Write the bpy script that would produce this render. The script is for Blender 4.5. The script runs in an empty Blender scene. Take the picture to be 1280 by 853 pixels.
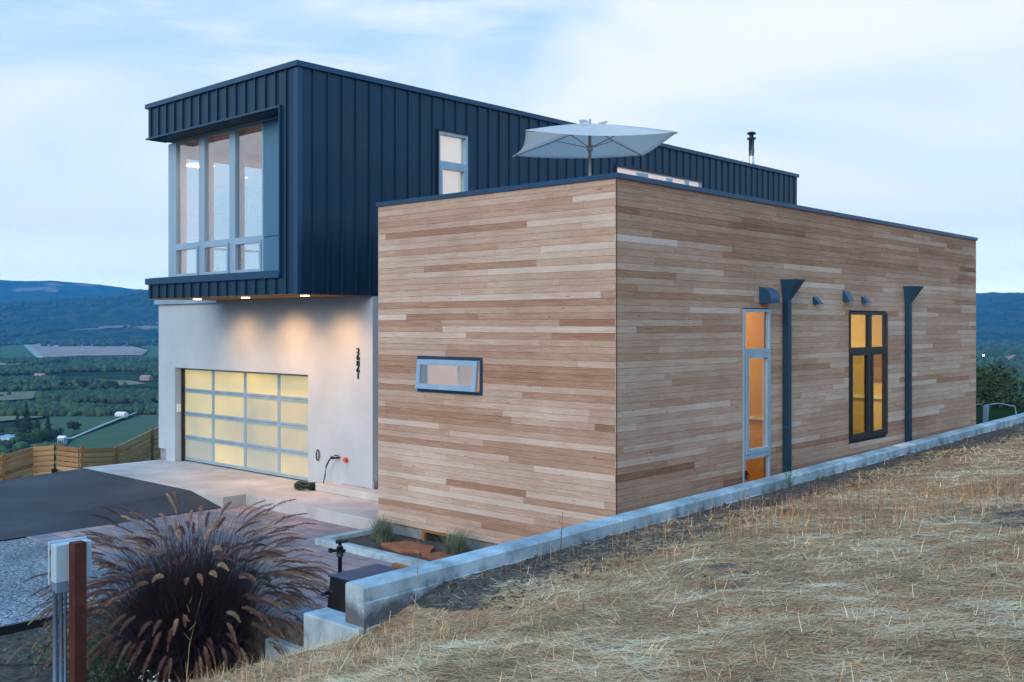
import bpy, math, random
import numpy as np
from mathutils import Vector, Matrix, noise
random.seed(7); rng = np.random.default_rng(7)
S = bpy.context.scene
COL = S.collection
PI = math.pi
def R(a): return math.radians(a)
CAM = (8.560, -11.425, 3.366); YAW = R(42.75)
FW = (-math.sin(YAW), math.cos(YAW)); RT = (math.cos(YAW), math.sin(YAW))

# ------------------------------------------------------------------ materials
def new_mat(name):
    m = bpy.data.materials.new(name); m.use_nodes = True
    nt = m.node_tree; b = nt.nodes['Principled BSDF']
    return m, nt, b
def N(nt, t, **k):
    n = nt.nodes.new(t)
    for a, v in k.items():
        if a in n.inputs: n.inputs[a].default_value = v
        else: setattr(n, a, v)
    return n
def ramp(nt, fac, stops, interp='LINEAR'):
    r = nt.nodes.new('ShaderNodeValToRGB'); r.color_ramp.interpolation = interp
    e = r.color_ramp.elements
    while len(e) > 1: e.remove(e[-1])
    e[0].position = stops[0][0]; e[0].color = (*stops[0][1], 1)
    for p, c in stops[1:]:
        q = e.new(p); q.color = (*c, 1)
    nt.links.new(fac, r.inputs[0]); return r
def coords(nt, scale=(1, 1, 1)):
    tc = nt.nodes.new('ShaderNodeTexCoord'); mp = nt.nodes.new('ShaderNodeMapping')
    mp.inputs['Scale'].default_value = scale
    nt.links.new(tc.outputs['Object'], mp.inputs[0]); return mp.outputs[0]
def noise_mat(name, c1, c2, scale=5, rough=.8, bump=.2, bdist=.01, stretch=(1, 1, 1), metallic=0, c3=None, detail=6, scale2=None, spec=.3, lo=.35, hi=.65):
    m, nt, b = new_mat(name)
    co = coords(nt, stretch)
    n = N(nt, 'ShaderNodeTexNoise', Scale=scale, Detail=detail, Roughness=.6); nt.links.new(co, n.inputs['Vector'])
    st = [(lo, c1), (hi, c2)]
    if c3: st = [(lo, c1), ((lo+hi)/2, c3), (hi, c2)]
    r = ramp(nt, n.outputs['Fac'], st)
    out = r.outputs[0]
    if scale2:
        n2 = N(nt, 'ShaderNodeTexNoise', Scale=scale2, Detail=3); nt.links.new(co, n2.inputs['Vector'])
        r2 = ramp(nt, n2.outputs['Fac'], [(.3, (.72, .72, .72)), (.7, (1.15, 1.15, 1.15))])
        mx = N(nt, 'ShaderNodeMix', data_type='RGBA', blend_type='MULTIPLY'); mx.inputs[0].default_value = 1
        nt.links.new(out, mx.inputs[6]); nt.links.new(r2.outputs[0], mx.inputs[7]); out = mx.outputs[2]
    nt.links.new(out, b.inputs['Base Color'])
    b.inputs['Roughness'].default_value = rough; b.inputs['Metallic'].default_value = metallic
    b.inputs['Specular IOR Level'].default_value = spec
    if bump:
        bn = N(nt, 'ShaderNodeTexNoise', Scale=scale*6, Detail=5); nt.links.new(co, bn.inputs['Vector'])
        bp = N(nt, 'ShaderNodeBump', Strength=bump, Distance=bdist); nt.links.new(bn.outputs['Fac'], bp.inputs['Height'])
        nt.links.new(bp.outputs[0], b.inputs['Normal'])
    return m
M = {}
# timber boards: tone per board from a face attribute, grain from stretched noise
def timber(name, stops, grain=.35):
    m, nt, b = new_mat(name)
    at = N(nt, 'ShaderNodeAttribute', attribute_name='tone')
    at2 = N(nt, 'ShaderNodeAttribute', attribute_name='rnd')
    tc = nt.nodes.new('ShaderNodeTexCoord')
    off = N(nt, 'ShaderNodeVectorMath', operation='SCALE'); off.inputs[0].default_value = (37, 51, 13)
    nt.links.new(at2.outputs['Fac'], off.inputs['Scale'])
    ad = N(nt, 'ShaderNodeVectorMath', operation='ADD'); nt.links.new(tc.outputs['Object'], ad.inputs[0]); nt.links.new(off.outputs[0], ad.inputs[1])
    mp = N(nt, 'ShaderNodeMapping'); mp.inputs['Scale'].default_value = (1.2, 1.2, 34); nt.links.new(ad.outputs[0], mp.inputs[0])
    g = N(nt, 'ShaderNodeTexNoise', Scale=1.6, Detail=6, Roughness=.65, Distortion=1.2); nt.links.new(mp.outputs[0], g.inputs['Vector'])
    mp2 = N(nt, 'ShaderNodeMapping'); mp2.inputs['Scale'].default_value = (6, 6, 50); nt.links.new(ad.outputs[0], mp2.inputs[0])
    g2 = N(nt, 'ShaderNodeTexNoise', Scale=1.5, Detail=8, Roughness=.8, Distortion=2.5); nt.links.new(mp2.outputs[0], g2.inputs['Vector'])
    # tone + grain -> ramp
    gm = N(nt, 'ShaderNodeMath', operation='SUBTRACT'); nt.links.new(g.outputs['Fac'], gm.inputs[0]); gm.inputs[1].default_value = .5
    gs = N(nt, 'ShaderNodeMath', operation='MULTIPLY'); nt.links.new(gm.outputs[0], gs.inputs[0]); gs.inputs[1].default_value = grain*2
    sm = N(nt, 'ShaderNodeMath', operation='ADD'); nt.links.new(at.outputs['Fac'], sm.inputs[0]); nt.links.new(gs.outputs[0], sm.inputs[1])
    r = ramp(nt, sm.outputs[0], stops)
    r2 = ramp(nt, g2.outputs['Fac'], [(.33, (.55, .53, .52)), (.5, (1, 1, 1)), (.72, (1.1, 1.1, 1.1))])
    mx = N(nt, 'ShaderNodeMix', data_type='RGBA', blend_type='MULTIPLY'); mx.inputs[0].default_value = .75
    nt.links.new(r.outputs[0], mx.inputs[6]); nt.links.new(r2.outputs[0], mx.inputs[7])
    # large weathering stains
    w = N(nt, 'ShaderNodeTexNoise', Scale=.7, Detail=4); nt.links.new(tc.outputs['Object'], w.inputs['Vector'])
    r3 = ramp(nt, w.outputs['Fac'], [(.3, (.86, .84, .83)), (.65, (1.06, 1.07, 1.08))])
    mx2 = N(nt, 'ShaderNodeMix', data_type='RGBA', blend_type='MULTIPLY'); mx2.inputs[0].default_value = 1
    nt.links.new(mx.outputs[2], mx2.inputs[6]); nt.links.new(r3.outputs[0], mx2.inputs[7])
    # knots
    mp3 = N(nt, 'ShaderNodeMapping'); mp3.inputs['Scale'].default_value = (1.6, 1.6, 6); nt.links.new(ad.outputs[0], mp3.inputs[0])
    v = N(nt, 'ShaderNodeTexVoronoi', Scale=1.3); nt.links.new(mp3.outputs[0], v.inputs['Vector'])
    rk = ramp(nt, v.outputs['Distance'], [(.03, (.35, .2, .13)), (.09, (1, 1, 1))])
    mx3 = N(nt, 'ShaderNodeMix', data_type='RGBA', blend_type='MULTIPLY'); mx3.inputs[0].default_value = .8
    nt.links.new(mx2.outputs[2], mx3.inputs[6]); nt.links.new(rk.outputs[0], mx3.inputs[7])
    nt.links.new(mx3.outputs[2], b.inputs['Base Color'])
    b.inputs['Roughness'].default_value = .75; b.inputs['Specular IOR Level'].default_value = .25
    bp = N(nt, 'ShaderNodeBump', Strength=.25, Distance=.004); nt.links.new(g2.outputs['Fac'], bp.inputs['Height']); nt.links.new(bp.outputs[0], b.inputs['Normal'])
    return m
M['timber'] = timber('western_timber', [(0, (.22, .105, .062)), (.25, (.34, .19, .12)), (.5, (.435, .28, .195)), (.75, (.51, .37, .28)), (1, (.60, .485, .40))], .62)
M['fence'] = timber('fence_timber', [(0, (.28, .14, .06)), (.5, (.54, .30, .13)), (1, (.70, .50, .28))])
M['old_wood'] = timber('old_wood', [(0, (.10, .05, .025)), (.5, (.30, .15, .06)), (1, (.42, .24, .1))])
def metal(name, c, rough=.38, met=.55, var=.12, scale=(1, 1, .15)):
    m, nt, b = new_mat(name)
    co = coords(nt, scale)
    n = N(nt, 'ShaderNodeTexNoise', Scale=3, Detail=4); nt.links.new(co, n.inputs['Vector'])
    lo = tuple(x*(1-var) for x in c); hi = tuple(x*(1+var) for x in c)
    r = ramp(nt, n.outputs['Fac'], [(.3, lo), (.7, hi)]); nt.links.new(r.outputs[0], b.inputs['Base Color'])
    rr = ramp(nt, n.outputs['Fac'], [(.3, (rough*.85,)*3), (.7, (rough*1.15,)*3)]); nt.links.new(rr.outputs[0], b.inputs['Roughness'])
    b.inputs['Metallic'].default_value = met
    n2 = N(nt, 'ShaderNodeTexNoise', Scale=1.2, Detail=2); nt.links.new(co, n2.inputs['Vector'])
    bp = N(nt, 'ShaderNodeBump', Strength=.12, Distance=.03); nt.links.new(n2.outputs['Fac'], bp.inputs['Height']); nt.links.new(bp.outputs[0], b.inputs['Normal'])
    return m
M['seam'] = metal('dark_seam_metal', (.010, .043, .084), .42, .4)
M['trim'] = metal('dark_trim_metal', (.015, .066, .135), .38, .35)
M['black_metal'] = metal('black_metal', (.012, .014, .018), .45, .1)
M['dark_frame'] = metal('dark_bronze_frame', (.018, .02, .026), .4, .3)
M['alu'] = metal('pale_aluminium', (.30, .44, .55), .38, .35)
M['panel'] = metal('blue_grey_panel', (.07, .19, .30), .45, .3)
M['steel'] = metal('stainless', (.62, .65, .68), .22, 1)
M['galv'] = metal('galvanised_conduit', (.20, .30, .42), .45, .4)
M['box_paint'] = metal('pale_box_paint', (.42, .54, .62), .45, .1)
M['rusty'] = noise_mat('rust_brown_post', (.05, .014, .009), (.09, .028, .018), 8, .8, .3, .004)
M['stucco'] = noise_mat('stucco', (.38, .44, .49), (.44, .50, .55), 1.2, .92, .4, .004)
M['concrete'] = noise_mat('concrete', (.24, .31, .34), (.44, .53, .57), 3.5, .85, .35, .006, c3=(.35, .44, .48), scale2=.9)
def wall_mat():
    m = noise_mat('retaining_concrete', (.24, .31, .34), (.44, .53, .57), 3.5, .85, .35, .006, c3=(.35, .44, .48), scale2=.9); nt = m.node_tree; b = nt.nodes['Principled BSDF']
    src = b.inputs['Base Color'].links[0].from_socket
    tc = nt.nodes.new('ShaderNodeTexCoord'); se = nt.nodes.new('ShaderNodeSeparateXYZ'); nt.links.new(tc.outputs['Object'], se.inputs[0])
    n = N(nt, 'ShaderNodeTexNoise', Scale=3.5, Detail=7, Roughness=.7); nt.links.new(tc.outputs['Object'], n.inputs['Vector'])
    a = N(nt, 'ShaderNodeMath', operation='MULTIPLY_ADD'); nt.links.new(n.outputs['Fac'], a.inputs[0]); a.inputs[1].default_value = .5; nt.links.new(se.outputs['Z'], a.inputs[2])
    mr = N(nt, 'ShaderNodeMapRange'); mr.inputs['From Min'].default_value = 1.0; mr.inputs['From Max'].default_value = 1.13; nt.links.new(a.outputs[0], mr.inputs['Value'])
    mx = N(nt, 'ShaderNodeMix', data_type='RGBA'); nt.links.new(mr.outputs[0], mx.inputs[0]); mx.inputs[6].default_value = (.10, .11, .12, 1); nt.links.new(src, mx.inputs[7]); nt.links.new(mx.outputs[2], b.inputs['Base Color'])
    return m
M['wall_stained'] = wall_mat()
M['slab'] = noise_mat('broomed_slab', (.44, .42, .40), (.54, .52, .49), 2.0, .85, .25, .003, scale2=.6)
M['block'] = noise_mat('foundation_concrete', (.16, .18, .19), (.30, .32, .33), 4, .9, .4, .006)
M['rubber'] = noise_mat('green_rubber', (.006, .018, .012), (.012, .035, .02), 10, .5, .1, .002)
M['plastic_black'] = noise_mat('black_plastic', (.010, .011, .013), (.02, .022, .025), 6, .55, .1, .002)
M['white'] = noise_mat('white_paint', (.7, .7, .7), (.8, .8, .8), 4, .6, .05, .002)
M['red'] = noise_mat('red_valve', (.5, .06, .04), (.6, .1, .07), 8, .5, .05, .002)
M['brass'] = noise_mat('brass', (.25, .18, .1), (.35, .25, .14), 8, .4, .05, .002, metallic=.8)
M['canvas'] = noise_mat('umbrella_canvas', (.82, .82, .83), (.88, .88, .88), 6, .85, .1, .002)
M['pole'] = metal('umbrella_pole', (.42, .42, .44), .4, .5)
M['shade'] = noise_mat('roller_shade', (.52, .44, .37), (.60, .52, .45), 30, .9, .1, .002)
M['room_white'] = noise_mat('room_paint', (.60, .48, .44), (.64, .52, .48), 3, .9, 0)
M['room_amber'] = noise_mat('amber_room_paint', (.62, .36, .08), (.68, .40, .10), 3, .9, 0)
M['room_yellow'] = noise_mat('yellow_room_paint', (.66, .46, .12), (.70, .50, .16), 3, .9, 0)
M['floor'] = noise_mat('room_floor', (.22, .14, .08), (.3, .2, .12), 3, .6, 0, stretch=(1, 8, 1))
M['flagstone'] = noise_mat('red_flagstone', (.24, .08, .04), (.36, .15, .08), 6, .9, .4, .006)
M['soil'] = noise_mat('dark_soil', (.045, .038, .034), (.13, .11, .095), 14, .95, .8, .02, detail=9)
M['foliage_dark'] = noise_mat('dark_leaf', (.018, .034, .014), (.05, .075, .03), 3, .8, 0)
M['foliage_mid'] = noise_mat('mid_leaf', (.03, .07, .02), (.075, .12, .04), 3, .8, 0)
M['foliage_green'] = noise_mat('weed_leaf', (.03, .09, .03), (.08, .16, .06), 9, .7, 0)
M['sage'] = noise_mat('sage_leaf', (.10, .14, .10), (.22, .26, .18), 9, .8, 0)
M['bark'] = noise_mat('bark', (.05, .035, .025), (.1, .075, .055), 9, .95, .4, .01)
M['purple_blade'] = noise_mat('purple_blade', (.022, .020, .024), (.085, .052, .066), 5, .6, 0, lo=.35, hi=.7)
M['field_pale'] = noise_mat('fallow_field', (.33, .22, .19), (.42, .29, .24), .004, .95, 0, scale2=.02)
M['field_green'] = noise_mat('green_field', (.022, .085, .020), (.045, .12, .03), .01, .95, 0, scale2=.08)
M['field_dry'] = noise_mat('dry_field', (.13, .14, .06), (.22, .20, .10), .01, .95, 0, scale2=.05)
M['road'] = noise_mat('gravel_road', (.30, .29, .28), (.38, .37, .35), .05, .95, 0)
def rows_mat(name, c1, c2, ang, period):
    m, nt, b = new_mat(name)
    tc = nt.nodes.new('ShaderNodeTexCoord'); mp = nt.nodes.new('ShaderNodeMapping'); mp.inputs['Rotation'].default_value = (0, 0, ang)
    nt.links.new(tc.outputs['Object'], mp.inputs[0])
    w = N(nt, 'ShaderNodeTexWave', Scale=.31/period, Distortion=.6, Detail=2); nt.links.new(mp.outputs[0], w.inputs['Vector'])
    n = N(nt, 'ShaderNodeTexNoise', Scale=.03, Detail=5); nt.links.new(tc.outputs['Object'], n.inputs['Vector'])
    mul = N(nt, 'ShaderNodeMath', operation='MULTIPLY'); nt.links.new(w.outputs['Fac'], mul.inputs[0]); nt.links.new(n.outputs['Fac'], mul.inputs[1])
    r = ramp(nt, mul.outputs[0], [(.1, c1), (.5, c2)]); nt.links.new(r.outputs[0], b.inputs['Base Color'])
    b.inputs['Roughness'].default_value = .95; return m
M['vineyard'] = rows_mat('vineyard_rows', (.016, .058, .016), (.055, .105, .03), R(30), 4)

# seed heads: tan to purple along the plume attribute
def plume_mat():
    m, nt, b = new_mat('purple_seed_head')
    at = N(nt, 'ShaderNodeAttribute', attribute_name='rnd')
    r = ramp(nt, at.outputs['Fac'], [(0, (.10, .035, .055)), (.4, (.24, .11, .10)), (.7, (.40, .24, .16)), (1, (.56, .42, .27))])
    nt.links.new(r.outputs[0], b.inputs['Base Color']); b.inputs['Roughness'].default_value = .9
    return m
M['plume'] = plume_mat()
def straw_mat():
    m, nt, b = new_mat('dry_straw')
    at = N(nt, 'ShaderNodeAttribute', attribute_name='rnd')
    r = ramp(nt, at.outputs['Fac'], [(0, (.10, .05, .022)), (.18, (.24, .115, .05)), (.4, (.52, .28, .13)), (.75, (.90, .56, .28)), (1, (.95, .74, .48))])
    nt.links.new(r.outputs[0], b.inputs['Base Color']); b.inputs['Roughness'].default_value = .85; b.inputs['Specular IOR Level'].default_value = .2
    return m
M['straw'] = straw_mat()
def glass_mat(name, tint=(1, 1, 1), refl=.12, rough=.0):
    m = bpy.data.materials.new(name); m.use_nodes = True; nt = m.node_tree; nt.nodes.clear()
    o = N(nt, 'ShaderNodeOutputMaterial'); t = N(nt, 'ShaderNodeBsdfTransparent'); t.inputs[0].default_value = (*tint, 1)
    g = N(nt, 'ShaderNodeBsdfGlossy'); g.inputs['Roughness'].default_value = rough; g.inputs[0].default_value = (1, 1, 1, 1)
    lw = N(nt, 'ShaderNodeLayerWeight', Blend=.2)
    ma = N(nt, 'ShaderNodeMath', operation='MULTIPLY_ADD'); nt.links.new(lw.outputs['Facing'], ma.inputs[0]); ma.inputs[1].default_value = .30; ma.inputs[2].default_value = refl
    ma.use_clamp = True
    n = N(nt, 'ShaderNodeTexNoise', Scale=1.1, Detail=1); bp = N(nt, 'ShaderNodeBump', Strength=.01, Distance=.01); nt.links.new(n.outputs['Fac'], bp.inputs['Height'])
    mx = N(nt, 'ShaderNodeMixShader'); nt.links.new(ma.outputs[0], mx.inputs[0]); nt.links.new(t.outputs[0], mx.inputs[1]); nt.links.new(g.outputs[0], mx.inputs[2])
    nt.links.new(mx.outputs[0], o.inputs[0]); return m
M['glass'] = glass_mat('window_glass', (.90, .95, .97), .11)
M['glass_dim'] = glass_mat('screened_glass', (.62, .66, .56), .05)
def frosted():
    m, nt, b = new_mat('frosted_lit_pane')
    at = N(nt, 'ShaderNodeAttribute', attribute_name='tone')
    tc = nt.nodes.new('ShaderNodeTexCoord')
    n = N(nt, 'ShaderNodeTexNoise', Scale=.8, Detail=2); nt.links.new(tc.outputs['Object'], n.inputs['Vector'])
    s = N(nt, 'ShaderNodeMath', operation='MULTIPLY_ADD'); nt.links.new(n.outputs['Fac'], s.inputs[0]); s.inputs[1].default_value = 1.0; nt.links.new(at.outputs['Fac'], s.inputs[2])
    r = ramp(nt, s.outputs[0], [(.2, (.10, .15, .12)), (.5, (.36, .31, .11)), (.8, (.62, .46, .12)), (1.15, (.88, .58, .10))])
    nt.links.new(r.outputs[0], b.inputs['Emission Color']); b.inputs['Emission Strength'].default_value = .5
    b.inputs['Base Color'].default_value = (.35, .33, .28, 1); b.inputs['Roughness'].default_value = .25
    return m
M['frosted'] = frosted()
def emis(name, c, s):
    m, nt, b = new_mat(name); b.inputs['Emission Color'].default_value = (*c, 1); b.inputs['Emission Strength'].default_value = s; b.inputs['Base Color'].default_value = (*c, 1)
    return m
M['lamp'] = emis('lamp_disc', (1, .72, .38), 6)
M['room_lamp'] = emis('room_lamp_disc', (1, .85, .6), 5)
M['yard_lamp'] = emis('yard_lamp', (1, .75, .4), 30)
def pavers():
    m, nt, b = new_mat('stone_pavers')
    co = coords(nt, (1, 1, 1))
    br = N(nt, 'ShaderNodeTexBrick', Scale=1.0); br.inputs['Brick Width'].default_value = .62; br.inputs['Row Height'].default_value = .3; br.inputs['Mortar Size'].default_value = .009
    br.inputs['Color1'].default_value = (.36, .25, .24, 1); br.inputs['Color2'].default_value = (.17, .19, .24, 1); br.inputs['Mortar'].default_value = (.09, .09, .1, 1); br.inputs['Bias'].default_value = -.1
    nt.links.new(co, br.inputs['Vector'])
    n = N(nt, 'ShaderNodeTexNoise', Scale=2.5, Detail=7); nt.links.new(co, n.inputs['Vector'])
    r = ramp(nt, n.outputs['Fac'], [(.3, (.72, .72, .74)), (.7, (1.25, 1.2, 1.15))])
    mx = N(nt, 'ShaderNodeMix', data_type='RGBA', blend_type='MULTIPLY'); mx.inputs[0].default_value = 1
    nt.links.new(br.outputs['Color'], mx.inputs[6]); nt.links.new(r.outputs[0], mx.inputs[7]); nt.links.new(mx.outputs[2], b.inputs['Base Color'])
    b.inputs['Roughness'].default_value = .7
    bp = N(nt, 'ShaderNodeBump', Strength=.5, Distance=.006); iv = N(nt, 'ShaderNodeInvert'); nt.links.new(br.outputs['Fac'], iv.inputs[1]); nt.links.new(iv.outputs[0], bp.inputs['Height']); nt.links.new(bp.outputs[0], b.inputs['Normal'])
    return m
M['pavers'] = pavers()
def gravel(name, cols, scale, dist):
    m, nt, b = new_mat(name); co = coords(nt)
    v = N(nt, 'ShaderNodeTexVoronoi', Scale=scale); nt.links.new(co, v.inputs['Vector'])
    sp = N(nt, 'ShaderNodeSeparateColor'); nt.links.new(v.outputs['Color'], sp.inputs[0])
    r = ramp(nt, sp.outputs[0], [(i/(len(cols)-1), c) for i, c in enumerate(cols)])
    n = N(nt, 'ShaderNodeTexNoise', Scale=.6, Detail=5); nt.links.new(co, n.inputs['Vector'])
    r2 = ramp(nt, n.outputs['Fac'], [(.3, (.6, .6, .62)), (.52, (1, 1, 1)), (.72, (1.5, 1.5, 1.48))])
    mx = N(nt, 'ShaderNodeMix', data_type='RGBA', blend_type='MULTIPLY'); mx.inputs[0].default_value = 1
    nt.links.new(r.outputs[0], mx.inputs[6]); nt.links.new(r2.outputs[0], mx.inputs[7]); nt.links.new(mx.outputs[2], b.inputs['Base Color'])
    b.inputs['Roughness'].default_value = .9
    bp = N(nt, 'ShaderNodeBump', Strength=.7, Distance=dist); nt.links.new(v.outputs['Distance'], bp.inputs['Height']); bp.invert = True; nt.links.new(bp.outputs[0], b.inputs['Normal'])
    return m
M['gravel'] = gravel('crushed_gravel', [(.05, .07, .085), (.13, .16, .185), (.24, .27, .30), (.40, .43, .45)], 38, .02)
M['asphalt'] = gravel('asphalt', [(.022, .026, .033), (.036, .041, .05), (.06, .066, .078)], 90, .004)

def hillside_mat():
    m, nt, b = new_mat('dry_hillside')
    co = coords(nt)
    at = N(nt, 'ShaderNodeAttribute', attribute_name='straw')
    n = N(nt, 'ShaderNodeTexNoise', Scale=9, Detail=9, Roughness=.7); nt.links.new(coords(nt, (1, 1.0, 1)), n.inputs['Vector'])
    soil = ramp(nt, n.outputs['Fac'], [(.32, (.035, .03, .027)), (.5, (.09, .076, .066)), (.7, (.17, .148, .13))])
    mp = N(nt, 'ShaderNodeMapping'); mp.inputs['Rotation'].default_value = (0, 0, R(-50)); mp.inputs['Scale'].default_value = (30, 8, 8)
    tc = nt.nodes.new('ShaderNodeTexCoord'); nt.links.new(tc.outputs['Object'], mp.inputs[0])
    n2 = N(nt, 'ShaderNodeTexNoise', Scale=1.5, Detail=8, Roughness=.75, Distortion=1.5); nt.links.new(mp.outputs[0], n2.inputs['Vector'])
    straw = ramp(nt, n2.outputs['Fac'], [(.3, (.045, .032, .022)), (.44, (.25, .145, .08)), (.58, (.48, .28, .15)), (.78, (.70, .46, .26))])
    n3 = N(nt, 'ShaderNodeTexNoise', Scale=3, Detail=6); nt.links.new(co, n3.inputs['Vector'])
    s1 = N(nt, 'ShaderNodeMath', operation='MULTIPLY_ADD'); nt.links.new(n3.outputs['Fac'], s1.inputs[0]); s1.inputs[1].default_value = 1.6; nt.links.new(at.outputs['Fac'], s1.inputs[2])
    rm = ramp(nt, s1.outputs[0], [(1.05, (0, 0, 0)), (1.45, (1, 1, 1))])
    # ramp position is clamped to 1: rescale first
    s2 = N(nt, 'ShaderNodeMapRange'); s2.inputs['From Min'].default_value = 1.1; s2.inputs['From Max'].default_value = 1.5; nt.links.new(s1.outputs[0], s2.inputs['Value'])
    mx = N(nt, 'ShaderNodeMix', data_type='RGBA'); nt.links.new(s2.outputs[0], mx.inputs[0]); nt.links.new(soil.outputs[0], mx.inputs[6]); nt.links.new(straw.outputs[0], mx.inputs[7])
    nt.links.new(mx.outputs[2], b.inputs['Base Color']); b.inputs['Roughness'].default_value = .95; b.inputs['Specular IOR Level'].default_value = .1
    bp = N(nt, 'ShaderNodeBump', Strength=.8, Distance=.03); nt.links.new(n.outputs['Fac'], bp.inputs['Height']); nt.links.new(bp.outputs[0], b.inputs['Normal'])
    return m
M['hillside'] = hillside_mat()
def terrain_mat():
    m, nt, b = new_mat('valley_and_hills'); co = coords(nt)
    # forest mottling + dry clearings on the far hills, fields in the valley
    n = N(nt, 'ShaderNodeTexNoise', Scale=.012, Detail=10, Roughness=.72); nt.links.new(co, n.inputs['Vector'])
    forest = ramp(nt, n.outputs['Fac'], [(.35, (.012, .022, .012)), (.5, (.035, .055, .025)), (.62, (.075, .085, .045)), (.75, (.13, .12, .07))])
    n2 = N(nt, 'ShaderNodeTexNoise', Scale=.0016, Detail=5, Roughness=.6); nt.links.new(co, n2.inputs['Vector'])
    msk = ramp(nt, n2.outputs['Fac'], [(.60, (0, 0, 0)), (.64, (1, 1, 1))])
    mx = N(nt, 'ShaderNodeMix', data_type='RGBA'); nt.links.new(msk.outputs[0], mx.inputs[0]); nt.links.new(forest.outputs[0], mx.inputs[6]); mx.inputs[7].default_value = (.26, .20, .15, 1)
    nt.links.new(mx.outputs[2], b.inputs['Base Color']); b.inputs['Roughness'].default_value = 1; b.inputs['Specular IOR Level'].default_value = 0
    return m
M['terrain'] = terrain_mat()

# ------------------------------------------------------------------ mesh building
class MB:
    def __init__(s): s.v = []; s.f = []; s.a = []; s.t = []; s.ca = random.random(); s.ct = .5; s.sm = []
    def face(s, idx, smooth=False):
        s.f.append(idx); s.a.append(s.ca); s.t.append(s.ct); s.sm.append(smooth)
    def box(s, x0, x1, y0, y1, z0, z1, M4=None):
        if x0 > x1: x0, x1 = x1, x0
        if y0 > y1: y0, y1 = y1, y0
        if z0 > z1: z0, z1 = z1, z0
        b = len(s.v)
        P = [(x0,y0,z0),(x1,y0,z0),(x1,y1,z0),(x0,y1,z0),(x0,y0,z1),(x1,y0,z1),(x1,y1,z1),(x0,y1,z1)]
        if M4 is not None: P = [tuple(M4 @ Vector(p)) for p in P]
        s.v += P
        for q in ((0,3,2,1),(4,5,6,7),(0,1,5,4),(1,2,6,5),(2,3,7,6),(3,0,4,7)): s.face(tuple(b+i for i in q))
        return s
    def poly(s, pts): b = len(s.v); s.v += [tuple(p) for p in pts]; s.face(tuple(range(b, b+len(pts)))); return s
    def prism(s, base, top):
        b = len(s.v); n = len(base); s.v += [tuple(p) for p in base] + [tuple(p) for p in top]
        s.face(tuple(b+i for i in reversed(range(n)))); s.face(tuple(b+n+i for i in range(n)))
        for i in range(n): j = (i+1) % n; s.face((b+i, b+j, b+n+j, b+n+i))
        return s
    def tube(s, pts, rad, seg=8, cap=True, smooth=True):
        pts = [Vector(p) for p in pts]; n = len(pts)
        if not hasattr(rad, '__len__'): rad = [rad]*n
        b = len(s.v); ref = Vector((0, 0, 1))
        for i, p in enumerate(pts):
            d = (pts[min(i+1, n-1)] - pts[max(i-1, 0)]).normalized()
            u = d.cross(ref if abs(d.z) < .95 else Vector((1, 0, 0))).normalized(); w = d.cross(u)
            for k in range(seg):
                a = 2*PI*k/seg; s.v.append(tuple(p + (u*math.cos(a) + w*math.sin(a))*rad[i]))
        for i in range(n-1):
            for k in range(seg):
                k2 = (k+1) % seg; s.face((b+i*seg+k, b+i*seg+k2, b+(i+1)*seg+k2, b+(i+1)*seg+k), smooth)
        if cap: s.face(tuple(b+k for k in range(seg))); s.face(tuple(b+(n-1)*seg+k for k in reversed(range(seg))))
        return s
    def build(s, name, mat, parent=None, bevel=0):
        me = bpy.data.meshes.new(name); me.from_pydata(s.v, [], s.f); me.materials.append(M[mat] if isinstance(mat, str) else mat)
        A = me.attributes.new('rnd', 'FLOAT', 'FACE'); A.data.foreach_set('value', s.a)
        A = me.attributes.new('tone', 'FLOAT', 'FACE'); A.data.foreach_set('value', s.t)
        me.polygons.foreach_set('use_smooth', s.sm); me.update()
        o = bpy.data.objects.new(name, me); COL.objects.link(o)
        if parent is not None:
            o.parent = parent
            o.matrix_parent_inverse = Matrix.Identity(4)
            # parts are written in world coordinates: move the mesh into the parent's frame
            off = Vector((0, 0, 0)); p = parent
            while p is not None: off += Vector(p.location); p = p.parent
            if off.length > 0: me.transform(Matrix.Translation(-off))
        if bevel:
            md = o.modifiers.new('b', 'BEVEL'); md.width = bevel; md.segments = 2; md.limit_method = 'ANGLE'
        return o
def npmesh(name, V, F, mat, attr=None, smooth=False, parent=None):
    """V (n,3), F (m,k) numpy arrays"""
    me = bpy.data.meshes.new(name); k = F.shape[1]
    me.vertices.add(len(V)); me.vertices.foreach_set('co', V.astype(np.float32).ravel())
    me.loops.add(F.size); me.loops.foreach_set('vertex_index', F.astype(np.int32).ravel())
    me.polygons.add(len(F)); me.polygons.foreach_set('loop_start', np.arange(0, F.size, k, dtype=np.int32)); me.polygons.foreach_set('loop_total', np.full(len(F), k, dtype=np.int32))
    if smooth: me.polygons.foreach_set('use_smooth', np.ones(len(F), dtype=bool))
    me.update(calc_edges=True)
    for an, (dom, arr) in (attr or {}).items():
        A = me.attributes.new(an, 'FLOAT', dom); A.data.foreach_set('value', arr.astype(np.float32).ravel())
    me.materials.append(M[mat] if isinstance(mat, str) else mat)
    o = bpy.data.objects.new(name, me); COL.objects.link(o)
    if parent is not None:
        o.parent = parent; me.transform(Matrix.Translation(-Vector(parent.location)))
    return o
def tag(o, label=None, cat=None, group=None, kind=None):
    if label: o['label'] = label
    if cat: o['category'] = cat
    if group: o['group'] = group
    if kind: o['kind'] = kind
    return o
def thing(name, label, cat, loc=(0, 0, 0), group=None):
    o = bpy.data.objects.new(name, None); COL.objects.link(o); o.location = loc; o.empty_display_size = .2
    return tag(o, label, cat, group)
def struct(o, label=None, cat=None): return tag(o, label, cat, kind='structure')

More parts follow.
